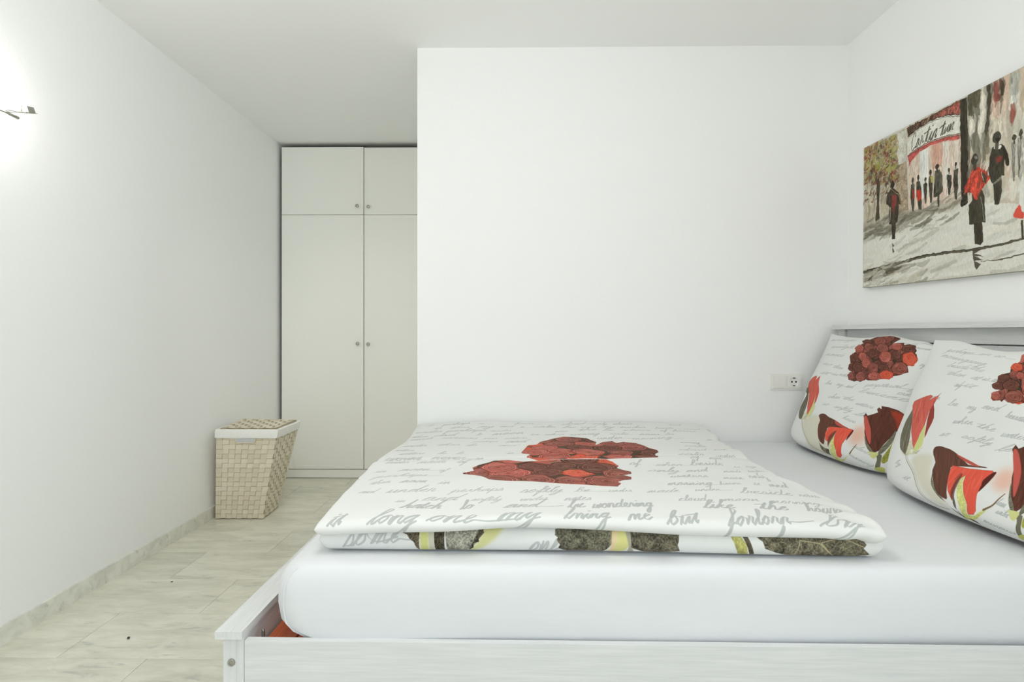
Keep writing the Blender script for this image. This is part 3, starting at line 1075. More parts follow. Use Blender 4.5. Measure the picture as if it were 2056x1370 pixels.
# a running hand: every letter joins the next along the base line
HAND = {
    'a': (.95, [(0, .05), (.25, .6), (.7, .95), (.35, .95), (.1, .45), (.3, .02), (.6, .4), (.72, .95), (.7, .3), (.8, 0), (.95, .1)]),
    'b': (.95, [(0, .05), (.3, 1), (.45, 2.1), (.25, 2.1), (.2, 1), (.2, .2), (.4, 0), (.65, .3), (.6, .85), (.8, .8), (.95, .85)]),
    'c': (.8, [(0, .05), (.3, .7), (.6, .95), (.65, .8), (.4, .95), (.15, .5), (.3, .03), (.6, .05), (.8, .2)]),
    'd': (.95, [(0, .05), (.3, .7), (.65, .9), (.3, .9), (.1, .4), (.3, 0), (.6, .4), (.9, 2.2), (.7, .6), (.75, 0), (.95, .1)]),
    'e': (.75, [(0, .1), (.4, .55), (.5, .9), (.3, .95), (.15, .45), (.3, .03), (.55, .08), (.75, .25)]),
    'f': (.6, [(0, .05), (.35, 1.2), (.5, 2.1), (.35, 2.2), (.3, 1), (.2, -.9), (.05, -1.1), (.15, -.4), (.4, .1), (.6, .2)]),
    'g': (.9, [(0, .05), (.3, .7), (.65, .95), (.3, .9), (.1, .4), (.3, .05), (.62, .5), (.7, .9), (.5, -.9), (.2, -1.2), (.1, -.9), (.5, -.2), (.9, .15)]),
    'h': (.9, [(0, .05), (.3, 1.2), (.45, 2.1), (.28, 2.1), (.2, 1), (.12, 0), (.3, .6), (.55, .95), (.65, .7), (.6, .1), (.75, 0), (.92, .15)]),
    'i': (.5, [(0, .05), (.25, .9), (.22, .2), (.35, 0), (.5, .15)]),
    'k': (.8, [(0, .05), (.3, 1.2), (.42, 2.1), (.25, 2.1), (.2, .9), (.12, 0), (.3, .6), (.6, .9), (.4, .5), (.6, .05), (.8, .15)]),
    'l': (.45, [(0, .05), (.3, 1.1), (.42, 2.1), (.25, 2.1), (.2, .8), (.25, .05), (.45, .1)]),
    'm': (1.1, [(0, .05), (.15, .9), (.12, 0), (.3, .8), (.45, .9), (.45, 0), (.62, .8), (.8, .9), (.82, .15), (.95, 0), (1.1, .15)]),
    'n': (.8, [(0, .05), (.15, .9), (.12, 0), (.35, .8), (.52, .9), (.52, .15), (.65, 0), (.8, .15)]),
    'o': (.85, [(0, .1), (.3, .8), (.5, .95), (.2, .8), (.12, .3), (.35, 0), (.6, .4), (.5, .9), (.65, .8), (.85, .6)]),
    'p': (.8, [(0, .05), (.2, .9), (.1, -1.1), (.2, .6), (.45, .95), (.65, .6), (.5, .05), (.3, .1), (.6, 0), (.8, .15)]),
    'r': (.65, [(0, .05), (.2, .9), (.25, 1), (.45, .8), (.42, .2), (.55, 0), (.7, .15)]),
    's': (.6, [(0, .05), (.3, .95), (.45, .5), (.4, .05), (.1, .05), (.45, .05), (.65, .15)]),
    't': (.5, [(0, .05), (.3, 1.5), (.2, .3), (.33, 0), (.5, .15)]),
    'u': (.85, [(0, .05), (.15, .9), (.12, .2), (.3, 0), (.55, .5), (.6, .9), (.58, .2), (.7, 0), (.85, .15)]),
    'v': (.75, [(0, .05), (.15, .9), (.2, .2), (.35, 0), (.6, .85), (.75, .8)]),
    'w': (.95, [(0, .05), (.15, .9), (.15, .15), (.35, 0), (.5, .8), (.5, .15), (.7, 0), (.85, .9), (1, .7)]),
    'y': (.85, [(0, .05), (.15, .9), (.12, .3), (.3, .1), (.6, .9), (.45, -.8), (.15, -1.2), (.1, -.9), (.5, -.1), (.85, .15)]),
    'C': (1.0, [(.75, 1.7), (.9, 2.1), (.5, 2.1), (.1, 1.2), (.15, .3), (.5, 0), (1.0, .3)]),
}
GREY = c3(174, 178, 177)


def write(cv, word, p0, p1, col=GREY, weight=0.20, slant=0.4, height=1.0, flip=1, alpha=0.9, tail=False):
    """one word along the pixel base line p0 -> p1"""
    p0, p1 = np.asarray(p0, float), np.asarray(p1, float)
    W = sum(HAND[c][0] for c in word)
    ex = (p1 - p0) / W
    s = np.hypot(*ex)
    ey = np.array([-ex[1], ex[0]]) * height * flip
    pts, x, cross = [], 0.0, []
    for c in word:
        wd, q = HAND[c]
        jig = RNG.uniform(-0.06, 0.06, (len(q), 2))
        pts += [(x + a + slant * b + j[0], b * RNG.uniform(.9, 1.1) + j[1]) for (a, b), j in zip(q, jig)]
        if c == 't':
            cross.append([(x - .1, 1.05), (x + .9, 1.25)])
        if c == 'i':
            cross.append([(x + .75, 1.5), (x + .85, 1.55)])
        x += wd
    if tail:
        pts += [(x + .8, .12), (x + 2.0, .3)]
    for line in [pts] + cross:
        P = np.array([p0 + a * ex + b * ey for a, b in line])
        P = catmull(P, 4)
        d = np.gradient(P, axis=0)
        ang = np.arctan2(d[:, 1] * flip, d[:, 0])
        w = s * min(height, 1.5) * weight * 0.52 * (0.35 + 1.0 * np.abs(np.sin(ang + 0.6)))
        cv.stroke(P, np.maximum(w, 1.1), col, alpha)


TONES = [(c3(104, 62, 52), c3(176, 108, 96), c3(58, 42, 34)), (c3(150, 78, 70), c3(208, 134, 120), c3(84, 50, 42)),
         (c3(188, 90, 80), c3(228, 150, 136), c3(112, 58, 48)), (c3(220, 88, 70), c3(238, 138, 112), c3(160, 62, 42))]


def rose(cv, cx, cy, ax, ay, tone, seed):
    """one printed rose: overlapping petals winding in to a dark heart; ax, ay are half-axis vectors in px"""
    base, lite, dark = TONES[tone]
    r = np.random.RandomState(seed)
    C = np.array([cx, cy])
    at = lambda th, k: C + np.outer(np.cos(th) * k, ax) + np.outer(np.sin(th) * k, ay)
    th = np.linspace(0, 2 * math.pi, 22, endpoint=False)
    wob = 1 + 0.08 * np.sin(5 * th + r.rand() * 6) + 0.05 * r.randn(len(th))
    size = 0.5 * (np.hypot(*ax) + np.hypot(*ay))
    cv.poly(at(th, wob * 1.10), dark, 1, unit='px')
    cv.poly(at(th, wob), base * 0.9 + dark * 0.1, 1, unit='px')
    ph = r.rand() * 6.28
    drift = r.uniform(-.14, .14, 2)
    for i, (k, n) in enumerate(((1.0, 5), (0.80, 4), (0.60, 4), (0.43, 3), (0.27, 2))):
        for j in range(n):
            a0 = ph + j * 2 * math.pi / n + i * 0.9 + r.uniform(-.25, .25)
            wdt = math.pi / n * r.uniform(1.0, 1.35)
            t = np.linspace(a0 - wdt, a0 + wdt, 9)
            ko = k * (1 - 0.22 * np.abs(np.linspace(-1, 1, 9)) ** 2.5) * r.uniform(.92, 1.04)
            off = (ax * drift[0] + ay * drift[1]) * (1 - k)
            outer = at(t, ko) + off
            inner = at(t[::-1], ko * r.uniform(.42, .6)) + off
            m = r.uniform(0, 1)
            col = base * (1 - m * .55) + (lite if r.rand() < .55 else dark) * (m * .55)
            cv.poly(np.vstack([outer, inner]), col, .9, unit='px')
            wv = np.sin(np.linspace(0.1, 3.04, 9))
            cv.stroke(at(t, ko * .90) + off, size * 0.075 * wv + 0.5, dark, 0.55)
            cv.stroke(outer, size * 0.055 * wv + 0.5, lite * r.uniform(.9, 1.05), 0.85)
            cv.stroke(at(t, ko * 1.035) + off, size * 0.03 * wv + 0.4, dark, 0.8)
    cv.poly(at(th, 0.11) + (ax * drift[0] + ay * drift[1]), dark, 0.9, unit='px')


def streaks(cv, P, cols, n, ang, seed, ln=(20, 60), w=(1.0, 2.6), alpha=.35):
    """fine veins and shading lines kept inside an outline"""
    b = cv.cover(P)
    if b is None:
        return
    keep_all = cv.a.copy()
    r = np.random.RandomState(seed)
    lo_, hi_ = P.min(0), P.max(0)
    for k in range(n):
        p = lo_ + r.rand(2) * (hi_ - lo_)
        a = ang + r.uniform(-.25, .25)
        d = np.array([math.cos(a), math.sin(a)]) * r.uniform(*ln)
        nb = np.array([-d[1], d[0]]) * r.uniform(-.12, .12)
        q = catmull(np.array([p - d / 2, p + nb, p + d / 2]), 5)
        cv.stroke(q, r.uniform(*w) * np.sin(np.linspace(.3, 2.9, len(q))) + .5, cols[r.randint(len(cols))], alpha)
    clip_to(cv, b, keep_all)


def outline(cv, P, col, w, alpha=.8):
    cv.stroke(np.vstack([P, P[:1]]), w, col, alpha)


def mask_inside(P, pts):
    x, y = pts[:, 0], pts[:, 1]
    ins = np.zeros(len(pts), bool)
    Q = np.roll(P, -1, 0)
    for a, b in zip(P, Q):
        m = (a[1] <= y) != (b[1] <= y)
        xx = a[0] + (y - a[1]) / (b[1] - a[1] + 1e-12) * (b[0] - a[0])
        ins ^= m & (x < xx)
    return ins


def clip_to(cv, b, before):
    x0, y0, cov = b
    sl = (slice(y0, y0 + cov.shape[0]), slice(x0, x0 + cov.shape[1]))
    new = cv.a[sl].copy()
    cv.a[:] = before
    cv.a[sl] = before[sl] * (1 - cov[..., None]) + new * cov[..., None]


def rose_field(cv, P, step, tones, seed, aspect=1.0):
    """pack a traced outline full of roses, clipped to it"""
    b = cv.cover(P)
    x0, y0, cov = b
    keep_all = cv.a.copy()
    cv.poly(P, c3(66, 58, 44), 1, unit='px')
    r = np.random.RandomState(seed)
    items = []
    yy = P[:, 1].min() - step
    row = 0
    while yy < P[:, 1].max() + step:
        xx = P[:, 0].min() - step + (row % 2) * step * 0.5
        while xx < P[:, 0].max() + step:
            items.append((xx + r.uniform(-.2, .2) * step, yy + r.uniform(-.15, .15) * step, r.choice(len(tones)), r.uniform(.8, 1.15)))
            xx += step
        yy += step * 0.80 * aspect
        row += 1
    r.shuffle(items)
    for i, (x, y, t, k) in enumerate(items):
        if x < x0 - step or y < y0 - step:
            continue
        rose(cv, x, y, np.array([step * .52 * k, 0]), np.array([0, step * .50 * k * aspect]), tones[t], seed * 100 + i)
    clip_to(cv, b, keep_all)


PAPER = c3(222, 223, 221)
VOCAB = 'be my and when the waters so softly lo then it calm only made notes morning silence evening hours round of in moon tender words beside perhaps never under cloud'.split()


def scribble_lines(cv, y_list, x0, x1, size, seed, avoid=(), skip=0.12, weight=0.17, slope=0.0, flip=1):
    """rows of small handwriting across the cloth, px units"""
    r = np.random.RandomState(seed)
    for y in y_list:
        x = x0 + r.uniform(0, 60)
        while x < x1:
            wd = VOCAB[r.randint(len(VOCAB))]
            s = size * r.uniform(.8, 1.35)
            L = sum(HAND[c][0] for c in wd) * s * r.uniform(1.0, 1.7)
            p0 = np.array([x, y + r.uniform(-.5, .5) * size + slope * (x - x0)])
            p1 = p0 + np.array([L, r.uniform(-.02, .12) * L])
            probe = np.stack([np.linspace(p0[0] - size, p1[0] + size, 8), np.linspace(p0[1], p1[1], 8)], -1)
            probe = np.vstack([probe, probe + [0, size * 2], probe - [0, size]])
            if p1[0] < x1 and r.rand() > skip and not any(mask_inside(a, probe).any() for a in avoid):
                write(cv, wd, p0, p1, weight=weight * 1.3, height=1.05 * s / (L / sum(HAND[c][0] for c in wd)) * 1.15, tail=r.rand() < 0.2, flip=flip, alpha=0.8)
            x += L + size * r.uniform(1.2, 3.0)


def words_of(prefix):
    for k, pts in T.items():
        if k.startswith('w' + prefix) and len(pts) == 2:
            yield k.split('_')[1], pts


def leaf_green(cv, key, col, veins=True, grain=0.55, seed=1):
    P = cv.px(T[key])
    b = cv.cover(P)
    if b is None:
        return
    keep_all = cv.a.copy()
    cv.poly(P, col, 1, unit='px', grain=grain, stretch=(0.8, 0.8))
    if veins:
        r = np.random.RandomState(seed)
        W, H = P[:, 0].max() - P[:, 0].min(), P[:, 1].max() - P[:, 1].min()
        for k in range(int(9 + W * H / 2600)):
            p = np.array([P[:, 0].min() + r.rand() * W, P[:, 1].min() + r.rand() * H])
            a = r.choice([0.9, 2.2, 0.2]) + r.uniform(-.4, .4)
            line = [p]
            for q in range(5):
                a += r.uniform(-.5, .5)
                line.append(line[-1] + np.array([math.cos(a), math.sin(a)]) * r.uniform(4, 13))
            cv.stroke(catmull(np.array(line), 3), r.choice([1.1, 1.4, 2.2]), col * r.uniform(1.25, 1.75), 0.75)
            cv.stroke(catmull(np.array(line) + (1.6, -1.6), 3), 1.3, col * 0.6, 0.6)
    clip_to(cv, b, keep_all)


# --- duvet, upper fold
def paint_upper():
    cv = Canvas(1760, 2040, PAPER)
    up_, lo_p = cv.px(T['U_up']), cv.px(T['U_lo'])
    av = [(q - q.mean(0)) * 1.06 + q.mean(0) for q in (up_, lo_p)]
    k = cv.w / 1.336                                    # px per metre
    ys = [0.29 * k + i * 0.079 * k for i in range(0, 17)]
    scribble_lines(cv, ys, 20, cv.w - 40, 0.0165 * k, 3, av, weight=0.19)
    for y, row in ((205, (('it', 40, 78), ('long', 165, 312), ('one', 345, 490), ('my', 560, 690), ('bring', 765, 905), ('me', 960, 1030), ('but', 1075, 1170), ('forlorn', 1255, 1450), ('by', 1540, 1690))),
                   (310, (('hatch', 245, 372), ('lo', 440, 480), ('and', 580, 690), ('be', 785, 840), ('wondering', 865, 1060), ('like', 1215, 1315), ('the', 1400, 1490), ('hours', 1560, 1690))),
                   (112, (('so', 250, 320), ('never', 700, 850), ('one', 930, 1040), ('calm', 1300, 1430)))):
        for wd, xa, xb in row:
            L = (xb - xa) / sum(HAND[c][0] for c in wd)
            write(cv, wd, (xa, y + RNG.uniform(-8, 8)), (xb, y + RNG.uniform(-6, 12)), weight=0.27, height=min(1.6, 40 / L), alpha=0.9, tail=wd in ('one', 'forlorn', 'and'))
    for i, q in enumerate((up_, lo_p)):
        rose_field(cv, q, 0.105 * k, [1, 1, 2, 0, 2, 3], 11 + i)
        streaks(cv, q, [c3(112, 122, 96), c3(96, 100, 78), c3(70, 62, 48)], 46, 0.25, 5 + i, (30, 110), (3, 9), .55)
        cv.put(cv.cover(q), c3(205, 150, 138), 0.13)  # pale pink wash: glare on the cloth painted into the roses
    return cv.image('duvet_print_upper')


def soft_blob(cv, key, col, alpha, soft):
    cv.poly(T[key], col, alpha, smooth=4, soft=soft)


def paint_lower_full():
    cv = Canvas(1700, 1960, PAPER)
    for wd, p in words_of('L'):
        q = cv.px(p)
        L = np.hypot(*(q[1] - q[0])) / sum(HAND[c][0] for c in wd)
        write(cv, wd, q[0], q[1], weight=0.26, height=min(2.2, 38 / L), col=c3(180, 183, 182), tail=True)
    soft_blob(cv, 'L1_haze', c3(206, 204, 140), .9, 7)
    leaf_green(cv, 'L1_dark', c3(92, 84, 68), seed=2)
    cv.poly(T['L1_gr'], c3(198, 196, 178)); cv.poly(T['L1_yel'], c3(206, 206, 138), soft=3)
    leaf_green(cv, 'L1_dk2', c3(82, 77, 62), seed=3)
    leaf_green(cv, 'L1_lt', c3(160, 158, 144), seed=4, grain=0.4)
    leaf_green(cv, 'L1_jag', c3(80, 74, 60), seed=5)
    leaf_green(cv, 'L2', c3(104, 101, 86), seed=6)
    cv.poly(T['L3_yel'], c3(208, 205, 138)); cv.poly(T['L3_pk'], c3(222, 196, 164), .8, soft=4)
    cv.poly(T['L3_gr'], c3(164, 162, 144), soft=2)
    leaf_green(cv, 'L3_leaf', c3(102, 97, 82), seed=7)
    cv.poly(T['L4_yel'], c3(184, 181, 112), grain=.25); cv.poly(T['L4_dk'], c3(94, 89, 74), grain=.3)
    leaf_green(cv, 'L4_leaf', c3(106, 101, 84), seed=8)
    v = cv.px(T['L_veins4'])
    cv.stroke(v, 2.6, c3(190, 180, 140), .8)
    return cv.image('duvet_print_lower')


def affine_far_to_near():
    ks = [k[2:] for k in T if k.startswith('F_') and ('N_' + k[2:]) in T and k[2:] in ('a_red', 'a_leaf', 'a_yel', 'b_dark', 'b_fold', 'b_mid', 'a_strip', 'a_rec')]
    A = np.array([np.mean(T['F_' + k], 0) for k in ks]); B = np.array([np.mean(T['N_' + k], 0) for k in ks])
    M, *_ = np.linalg.lstsq(np.c_[A, np.ones(len(A))], B, rcond=None)
    return lambda pts: (np.c_[np.asarray(pts, float), np.ones(len(pts))] @ M).tolist()


def bud_a(cv, g):
    cv.poly(g('a_beige'), c3(206, 202, 182), .75, 3, 12)
    cv.poly(g('a_rec'), c3(204, 203, 178), 1, 3, 2, .15)
    cv.poly(g('a_leaf'), c3(112, 107, 92), 1, 3, 1)
    streaks(cv, catmull(cv.px(g('a_leaf')), 3, True), [c3(70, 66, 54), c3(168, 164, 146), c3(88, 84, 68)], 46, 1.9, 1, (40, 110), (1, 4), .6)
    cv.poly(g('a_strip'), c3(146, 68, 60), 1, 2)
    P = cv.px(g('a_red'))
    cv.poly(P, c3(204, 100, 88), 1, unit='px', soft=1)
    streaks(cv, P, [c3(226, 130, 116), c3(160, 70, 62), c3(216, 92, 78), c3(176, 92, 80)], 70, 1.75, 2, (40, 150), (1.5, 6), .5)
    outline(cv, P, c3(128, 62, 52), 1.6, .6)
    cv.poly(g('a_yel'), c3(204, 209, 138), 1, 3)
    if len(g('a_line')) > 2:
        cv.stroke(catmull(cv.px(g('a_line')), 5), 3.0, c3(112, 106, 88), .85)
        cv.stroke(catmull(cv.px(g('a_line')), 5) + (9, 5), 7.0, c3(190, 186, 164), .5)


def bud_b(cv, g):
    if len(g('b_leaf')) > 2:
        cv.poly(g('b_leaf'), c3(116, 112, 96), 1, 3, 0, .35)
    D = catmull(cv.px(g('b_dark')), 2, True)
    cv.poly(D, c3(99, 66, 55), 1, unit='px')
    streaks(cv, D, [c3(70, 56, 46), c3(140, 82, 70), c3(84, 70, 56), c3(118, 70, 58)], 80, 2.1, 3, (30, 120), (2, 8), .4)
    outline(cv, D, c3(70, 40, 32), 1.8, .7)
    cv.poly(g('b_mid'), c3(184, 86, 76), 1, 2, 1)
    cv.poly(g('b_yel'), c3(203, 206, 131), 1, 2, 1, .12)
    R = cv.px(g('b_red'))
    cv.poly(R, c3(222, 92, 74), 1, unit='px', soft=1)
    streaks(cv, R, [c3(232, 112, 92), c3(206, 80, 62), c3(236, 120, 100)], 40, 1.5, 4, (30, 120), (2, 9), .35)
    fold = cv.px(g('b_fold'))
    cv.poly(fold, c3(112, 64, 54), .9, 3, 3, unit='px')
    cv.stroke(catmull(fold[:3], 4) + (-7, 0), 4, c3(96, 60, 50), .6)
    outline(cv, R, c3(120, 56, 44), 1.5, .55)
    cv.poly(g('b_edge'), c3(88, 43, 36), 1, 2, 1)
    tw = catmull(cv.px(g('b_twig')), 5)
    cv.stroke(tw, np.linspace(3, 8, len(tw)), c3(110, 88, 62), .9)
    if len(g('b_tip')) > 2:
        cv.poly(g('b_tip'), c3(88, 84, 70), 1, 2)


def bud_c(cv, g):
    cv.poly(g('c_stem'), c3(112, 110, 92), 1, 3)
    if len(g('c_base')) > 2:
        cv.poly(g('c_base'), c3(188, 188, 108), 1, 3)
    cv.poly(g('c_yel'), c3(158, 158, 72), 1, 3, 1, .2)
    D = cv.px(g('c_dark'))
    cv.poly(D, c3(94, 58, 48), 1, unit='px')
    streaks(cv, D, [c3(66, 44, 36), c3(124, 70, 58), c3(84, 54, 44), c3(110, 62, 52)], 90, 1.7, 5, (40, 140), (2, 8), .4)
    cv.poly(g('c_br'), c3(176, 68, 50), .85, 3, 8)
    outline(cv, D, c3(60, 34, 28), 1.8, .7)
    cv.poly(g('c_pink'), c3(190, 90, 80), 1, 3, 1)
    for k, q in (('c_lf1', 6), ('c_lf2', 7)):
        L = catmull(cv.px(g(k)), 3, True)
        cv.poly(L, c3(118, 115, 98), 1, unit='px')
        streaks(cv, L, [c3(80, 77, 64), c3(158, 156, 138)], 30, .9, q, (20, 70), (1, 4), .5)
    cv.poly(g('c_rec'), c3(205, 205, 140), 1, 3)


def roses_from(cv, prefix, tr=lambda q: q):
    for i, (k, p) in enumerate(x for x in T.items() if x[0].startswith(prefix)):
        if len(p) < 3:
            continue
        q = cv.px(tr(p))
        rose(cv, q[0][0], q[0][1], q[1] - q[0], q[2] - q[0], int(k.split('_')[-1]), i + len(prefix) * 50)


def haze(cv, g, key='haze'):
    q = cv.px(g(key))
    c = q[0]
    r = np.hypot(*(q[1] - c)) if len(q) > 1 else 60
    th = np.linspace(0, 2 * math.pi, 20, endpoint=False)
    cv.poly(np.stack([c[0] + r * .8 * np.cos(th), c[1] + r * 1.0 * np.sin(th)], -1), c3(222, 168, 146), .75, 0, int(r * .45), unit='px')


def paint_far():
    cv = Canvas(1040, 900, PAPER)
    g = lambda k: T['F_' + k]
    haze(cv, g)
    for wd, p in words_of('F'):
        q = cv.px(p)
        write(cv, wd, q[0], q[1], weight=0.32, height=min(1.6, 15.0 / (np.hypot(*(q[1] - q[0])) / sum(HAND[c][0] for c in wd)) * .9), alpha=.95, tail=RNG.rand() < .2)
    bud_c(cv, g)
    bud_a(cv, g)
    bud_b(cv, g)
    H = cv.px(g('heart'))
    rose_field(cv, H, 58, [0, 0, 1], 78)
    roses_from(cv, 'F_r')
    return cv.image('pillow_print_far')


def paint_near():
    cv = Canvas(1160, 900, PAPER)
    f2n = affine_far_to_near()
    g = lambda k: T['N_' + k] if ('N_' + k) in T else f2n(T['F_' + k])
    haze(cv, g)
    for wd, p in words_of('N'):
        q = cv.px(p)
        write(cv, wd, q[0], q[1], weight=0.30, height=min(1.6, 15.5 / (np.hypot(*(q[1] - q[0])) / sum(HAND[c][0] for c in wd)) * .9), alpha=.95, tail=RNG.rand() < .2)
    gc = lambda k: [(x + 44, y) for x, y in f2n(T['F_' + k])]
    bud_c(cv, gc)
    bud_a(cv, g)
    bud_b(cv, g)
    cv.poly(T['N_b_lf2'], c3(104, 99, 84), 1, 3)
    HF = cv.px(f2n(T['F_heart']))
    HN = cv.px(T['N_heart'])
    off = np.array([HN[:, 0].min() - HF[:, 0].min(), HN[:, 1].min() - HF[:, 1].min()])
    rose_field(cv, HF + off, 92, [0, 1, 2, 2, 3], 77)
    rose_field(cv, HN, 62, [0, 0, 1], 79)
    roses_from(cv, 'N_r')
    return cv.image('pillow_print_near')


# --- the street painting
def dabs(cv, box, n, cols, seed, lw=(6, 20), ln=(14, 60), ang=math.pi / 2, jit=0.4, alpha=.8, poly=None):
    r = np.random.RandomState(seed)
    x0, y0, x1, y1 = box
    cnt = 0
    while cnt < n:
        x, y = r.uniform(x0, x1), r.uniform(y0, y1)
        cnt += 1
        if poly is not None and not mask_inside(poly, np.array([[x, y]]))[0]:
            continue
        a = ang + r.uniform(-jit, jit)
        L, w = r.uniform(*ln), r.uniform(*lw)
        d = np.array([math.cos(a), math.sin(a)]) * L / 2
        bend = np.array([-d[1], d[0]]) * r.uniform(-.25, .25)
        P = catmull(np.array([(x - d[0], y - d[1]), (x + bend[0], y + bend[1]), (x + d[0], y + d[1])]), 4)
        wv = w * (0.5 + 0.5 * np.sin(np.linspace(.4, 2.9, len(P))))
        cv.stroke(P, wv, cols[r.randint(len(cols))], alpha * r.uniform(.6, 1))


def paint_street():
    cv = Canvas(1640, 861, c3(206, 202, 188))
    g = lambda k: T['P_' + k]
    X = lambda k: cv.px(g(k))
    bb = lambda P: (P[:, 0].min(), P[:, 1].min(), P[:, 0].max(), P[:, 1].max())
    dark, white, tan, grey, rust = c3(66, 61, 48), c3(228, 225, 215), c3(182, 166, 140), c3(150, 148, 134), c3(150, 78, 68)
    rosy = c3(214, 186, 166)
    # unseen right-hand stretch of the picture: more facade and wet street
    cv.poly([(640, 400), (640, 1000), (1000, 1000), (1000, 330)], c3(196, 187, 168))
    cv.poly([(600, 0), (600, 330), (1000, 330), (1000, 0)], c3(216, 214, 203))
    # facade to the right of the dark pillar
    P = X('bldg')
    cv.poly(P, c3(196, 187, 168), unit='px')
    x0, y0, x1, y1 = bb(P)
    ywin = (y0 + (y1 - y0) * .12, y1 + 30)
    dabs(cv, (x0, ywin[0], 1640, 861), 300, [white, rosy, tan, grey, c3(206, 200, 184), c3(222, 214, 200), c3(178, 172, 154)], 1, (22, 52), (50, 150), jit=.2, alpha=.75)
    dabs(cv, (x0, y0 + (y1 - y0) * .30, x0 + (x1 - x0) * .42, 861), 46, [c3(110, 104, 88), c3(92, 88, 74), grey, c3(140, 132, 112)], 2, (12, 34), (60, 150), jit=.1, alpha=.7)
    for kq, cq in (('dk1', c3(92, 86, 68)), ('gr1', c3(132, 128, 112)), ('dk2', c3(72, 66, 52)), ('dk3', c3(70, 62, 48)), ('dk4', c3(78, 72, 58)), ('cr1', c3(222, 216, 200)), ('cr2', c3(224, 218, 204)),
                   ('cr3', c3(226, 220, 206)), ('pk1', c3(216, 190, 170)), ('rd1', c3(140, 82, 72)), ('wh1', c3(224, 224, 216)), ('cr4', c3(210, 202, 182)), ('rd2', c3(150, 92, 78)), ('gr2', c3(178, 178, 166)), ('wh2', c3(218, 212, 198)), ('pk2', c3(212, 192, 172))):
        Q = catmull(X('q_' + kq), 3, True)
        cv.poly(Q, cq, .92, unit='px', soft=2, grain=.3, stretch=(1, 3))
        dabs(cv, bb(Q), 9, [cq * 1.08, cq * .88, cq * .96], 30, (8, 20), (26, 70), jit=.15, alpha=.7)
    dabs(cv, (x0 + 300, ywin[0], 1640, 861), 46, [dark, rust, c3(120, 112, 96)], 3, (4, 12), (30, 110), jit=.1, alpha=.7)
    dabs(cv, (x0, ywin[0], 1640, ywin[0] + 160), 60, [c3(206, 198, 178), c3(196, 184, 160), grey, white], 4, (16, 40), (30, 90), jit=.5, alpha=.7)
    # left facades and tree
    cv.poly(g('bl'), c3(190, 181, 162), grain=.2, stretch=(1, 3))
    cv.poly(g('light'), c3(206, 204, 192), grain=.15)
    cv.poly(g('brown'), c3(165, 149, 126), grain=.25)
    bx = bb(X('brown'))
    dabs(cv, bx, 40, [c3(140, 122, 100), c3(206, 194, 176), c3(178, 160, 136), rust], 5, (2, 5), (10, 26), .5, .4, .7, X('brown'))
    cv.poly(g('shop'), c3(216, 198, 180), grain=.15, stretch=(1, 4))
    for k, c in (('pan1', c3(224, 227, 222)), ('pan2', c3(226, 224, 214)), ('pan3', c3(224, 216, 202)), ('pink1', c3(210, 162, 142))):
        cv.poly(g(k), c, .9, soft=2, grain=.1, stretch=(1, 6))
    sb = bb(X('shop'))
    dabs(cv, (sb[0], sb[1] + 20, sb[2], sb[3] - 40), 70, [c3(196, 120, 108), c3(150, 146, 134), white, rosy, c3(178, 170, 154)], 6, (2, 6), (30, 110), jit=.06, alpha=.7, poly=X('shop'))
    cv.poly(g('shoptop'), c3(98, 72, 58), grain=.7); cv.poly(g('shopred'), c3(168, 92, 82), .9, soft=3, grain=.4)
    dabs(cv, bb(X('shoptop')), 60, [dark, c3(112, 70, 56), c3(178, 160, 134), c3(80, 66, 52)], 7, (4, 11), (10, 34), jit=.5, poly=X('shoptop'))
    cv.poly(g('arch'), c3(190, 92, 85), 1, 0, 2, .3)
    dabs(cv, bb(X('arch')), 16, [c3(206, 132, 118), c3(168, 72, 66)], 8, (3, 7), (16, 40), .5, .3, .8, X('arch'))
    cv.poly(g('sign'), c3(222, 220, 209), grain=.08)
    for k, o in (('signtop', 0), ('signtop', -7), ('signbot', 0), ('signbot', -8)):
        cv.stroke(catmull(X(k), 6) + (0, o), 3.4 if o == 0 else 2.2, c3(58, 50, 40), .9)
    s0 = X('sgn0')
    word, n = 'Cartintun', 9
    a, b = s0[0], s0[1]
    # letters climb along the bowed sign
    for part, (f0, f1, lift) in zip(('Car', 'tin', 'tun'), ((0.0, .30, 0), (.34, .60, 16), (.68, .95, 12))):
        p0 = a + (b - a) * f0 + (0, lift - 40)
        p1 = a + (b - a) * f1 + (0, (lift if f0 else 22) - 40)
        write(cv, part, p0, p1, c3(84, 80, 70), .22, .35, .95, alpha=.9)
    tb = bb(X('treebox'))
    tree_cols = [c3(150, 149, 66), c3(140, 66, 60), c3(84, 76, 60), c3(176, 164, 130), c3(160, 158, 78), c3(128, 60, 54), c3(146, 138, 104)]
    cv.poly(g('treebox'), c3(150, 136, 108), .9, 0, 10, .5)
    dabs(cv, tb, 170, tree_cols, 19, (18, 34), (20, 44), .8, 1.5, .7, X('treebox'))
    dabs(cv, tb, 420, tree_cols + [c3(176, 164, 130), c3(160, 158, 78), c3(190, 180, 150)], 9, (5, 13), (8, 22), .8, 1.5, .85, X('treebox'))
    tb2 = bb(X('treebox2'))
    dabs(cv, tb2, 110, [c3(82, 76, 62), c3(120, 112, 94), c3(176, 164, 138), c3(120, 62, 54), c3(66, 60, 48)], 10, (6, 14), (12, 34), .9, .9, .85)
    dabs(cv, (tb2[0], tb2[1] - 130, tb2[2] + 60, tb2[1] + 10), 40, [c3(180, 168, 144), c3(196, 186, 164), c3(150, 140, 116)], 11, (10, 20), (40, 90), jit=.3)
    cv.poly(g('trunk'), c3(72, 65, 51), 1, 2, 1, .3)
    t0 = X('trunk')[0]
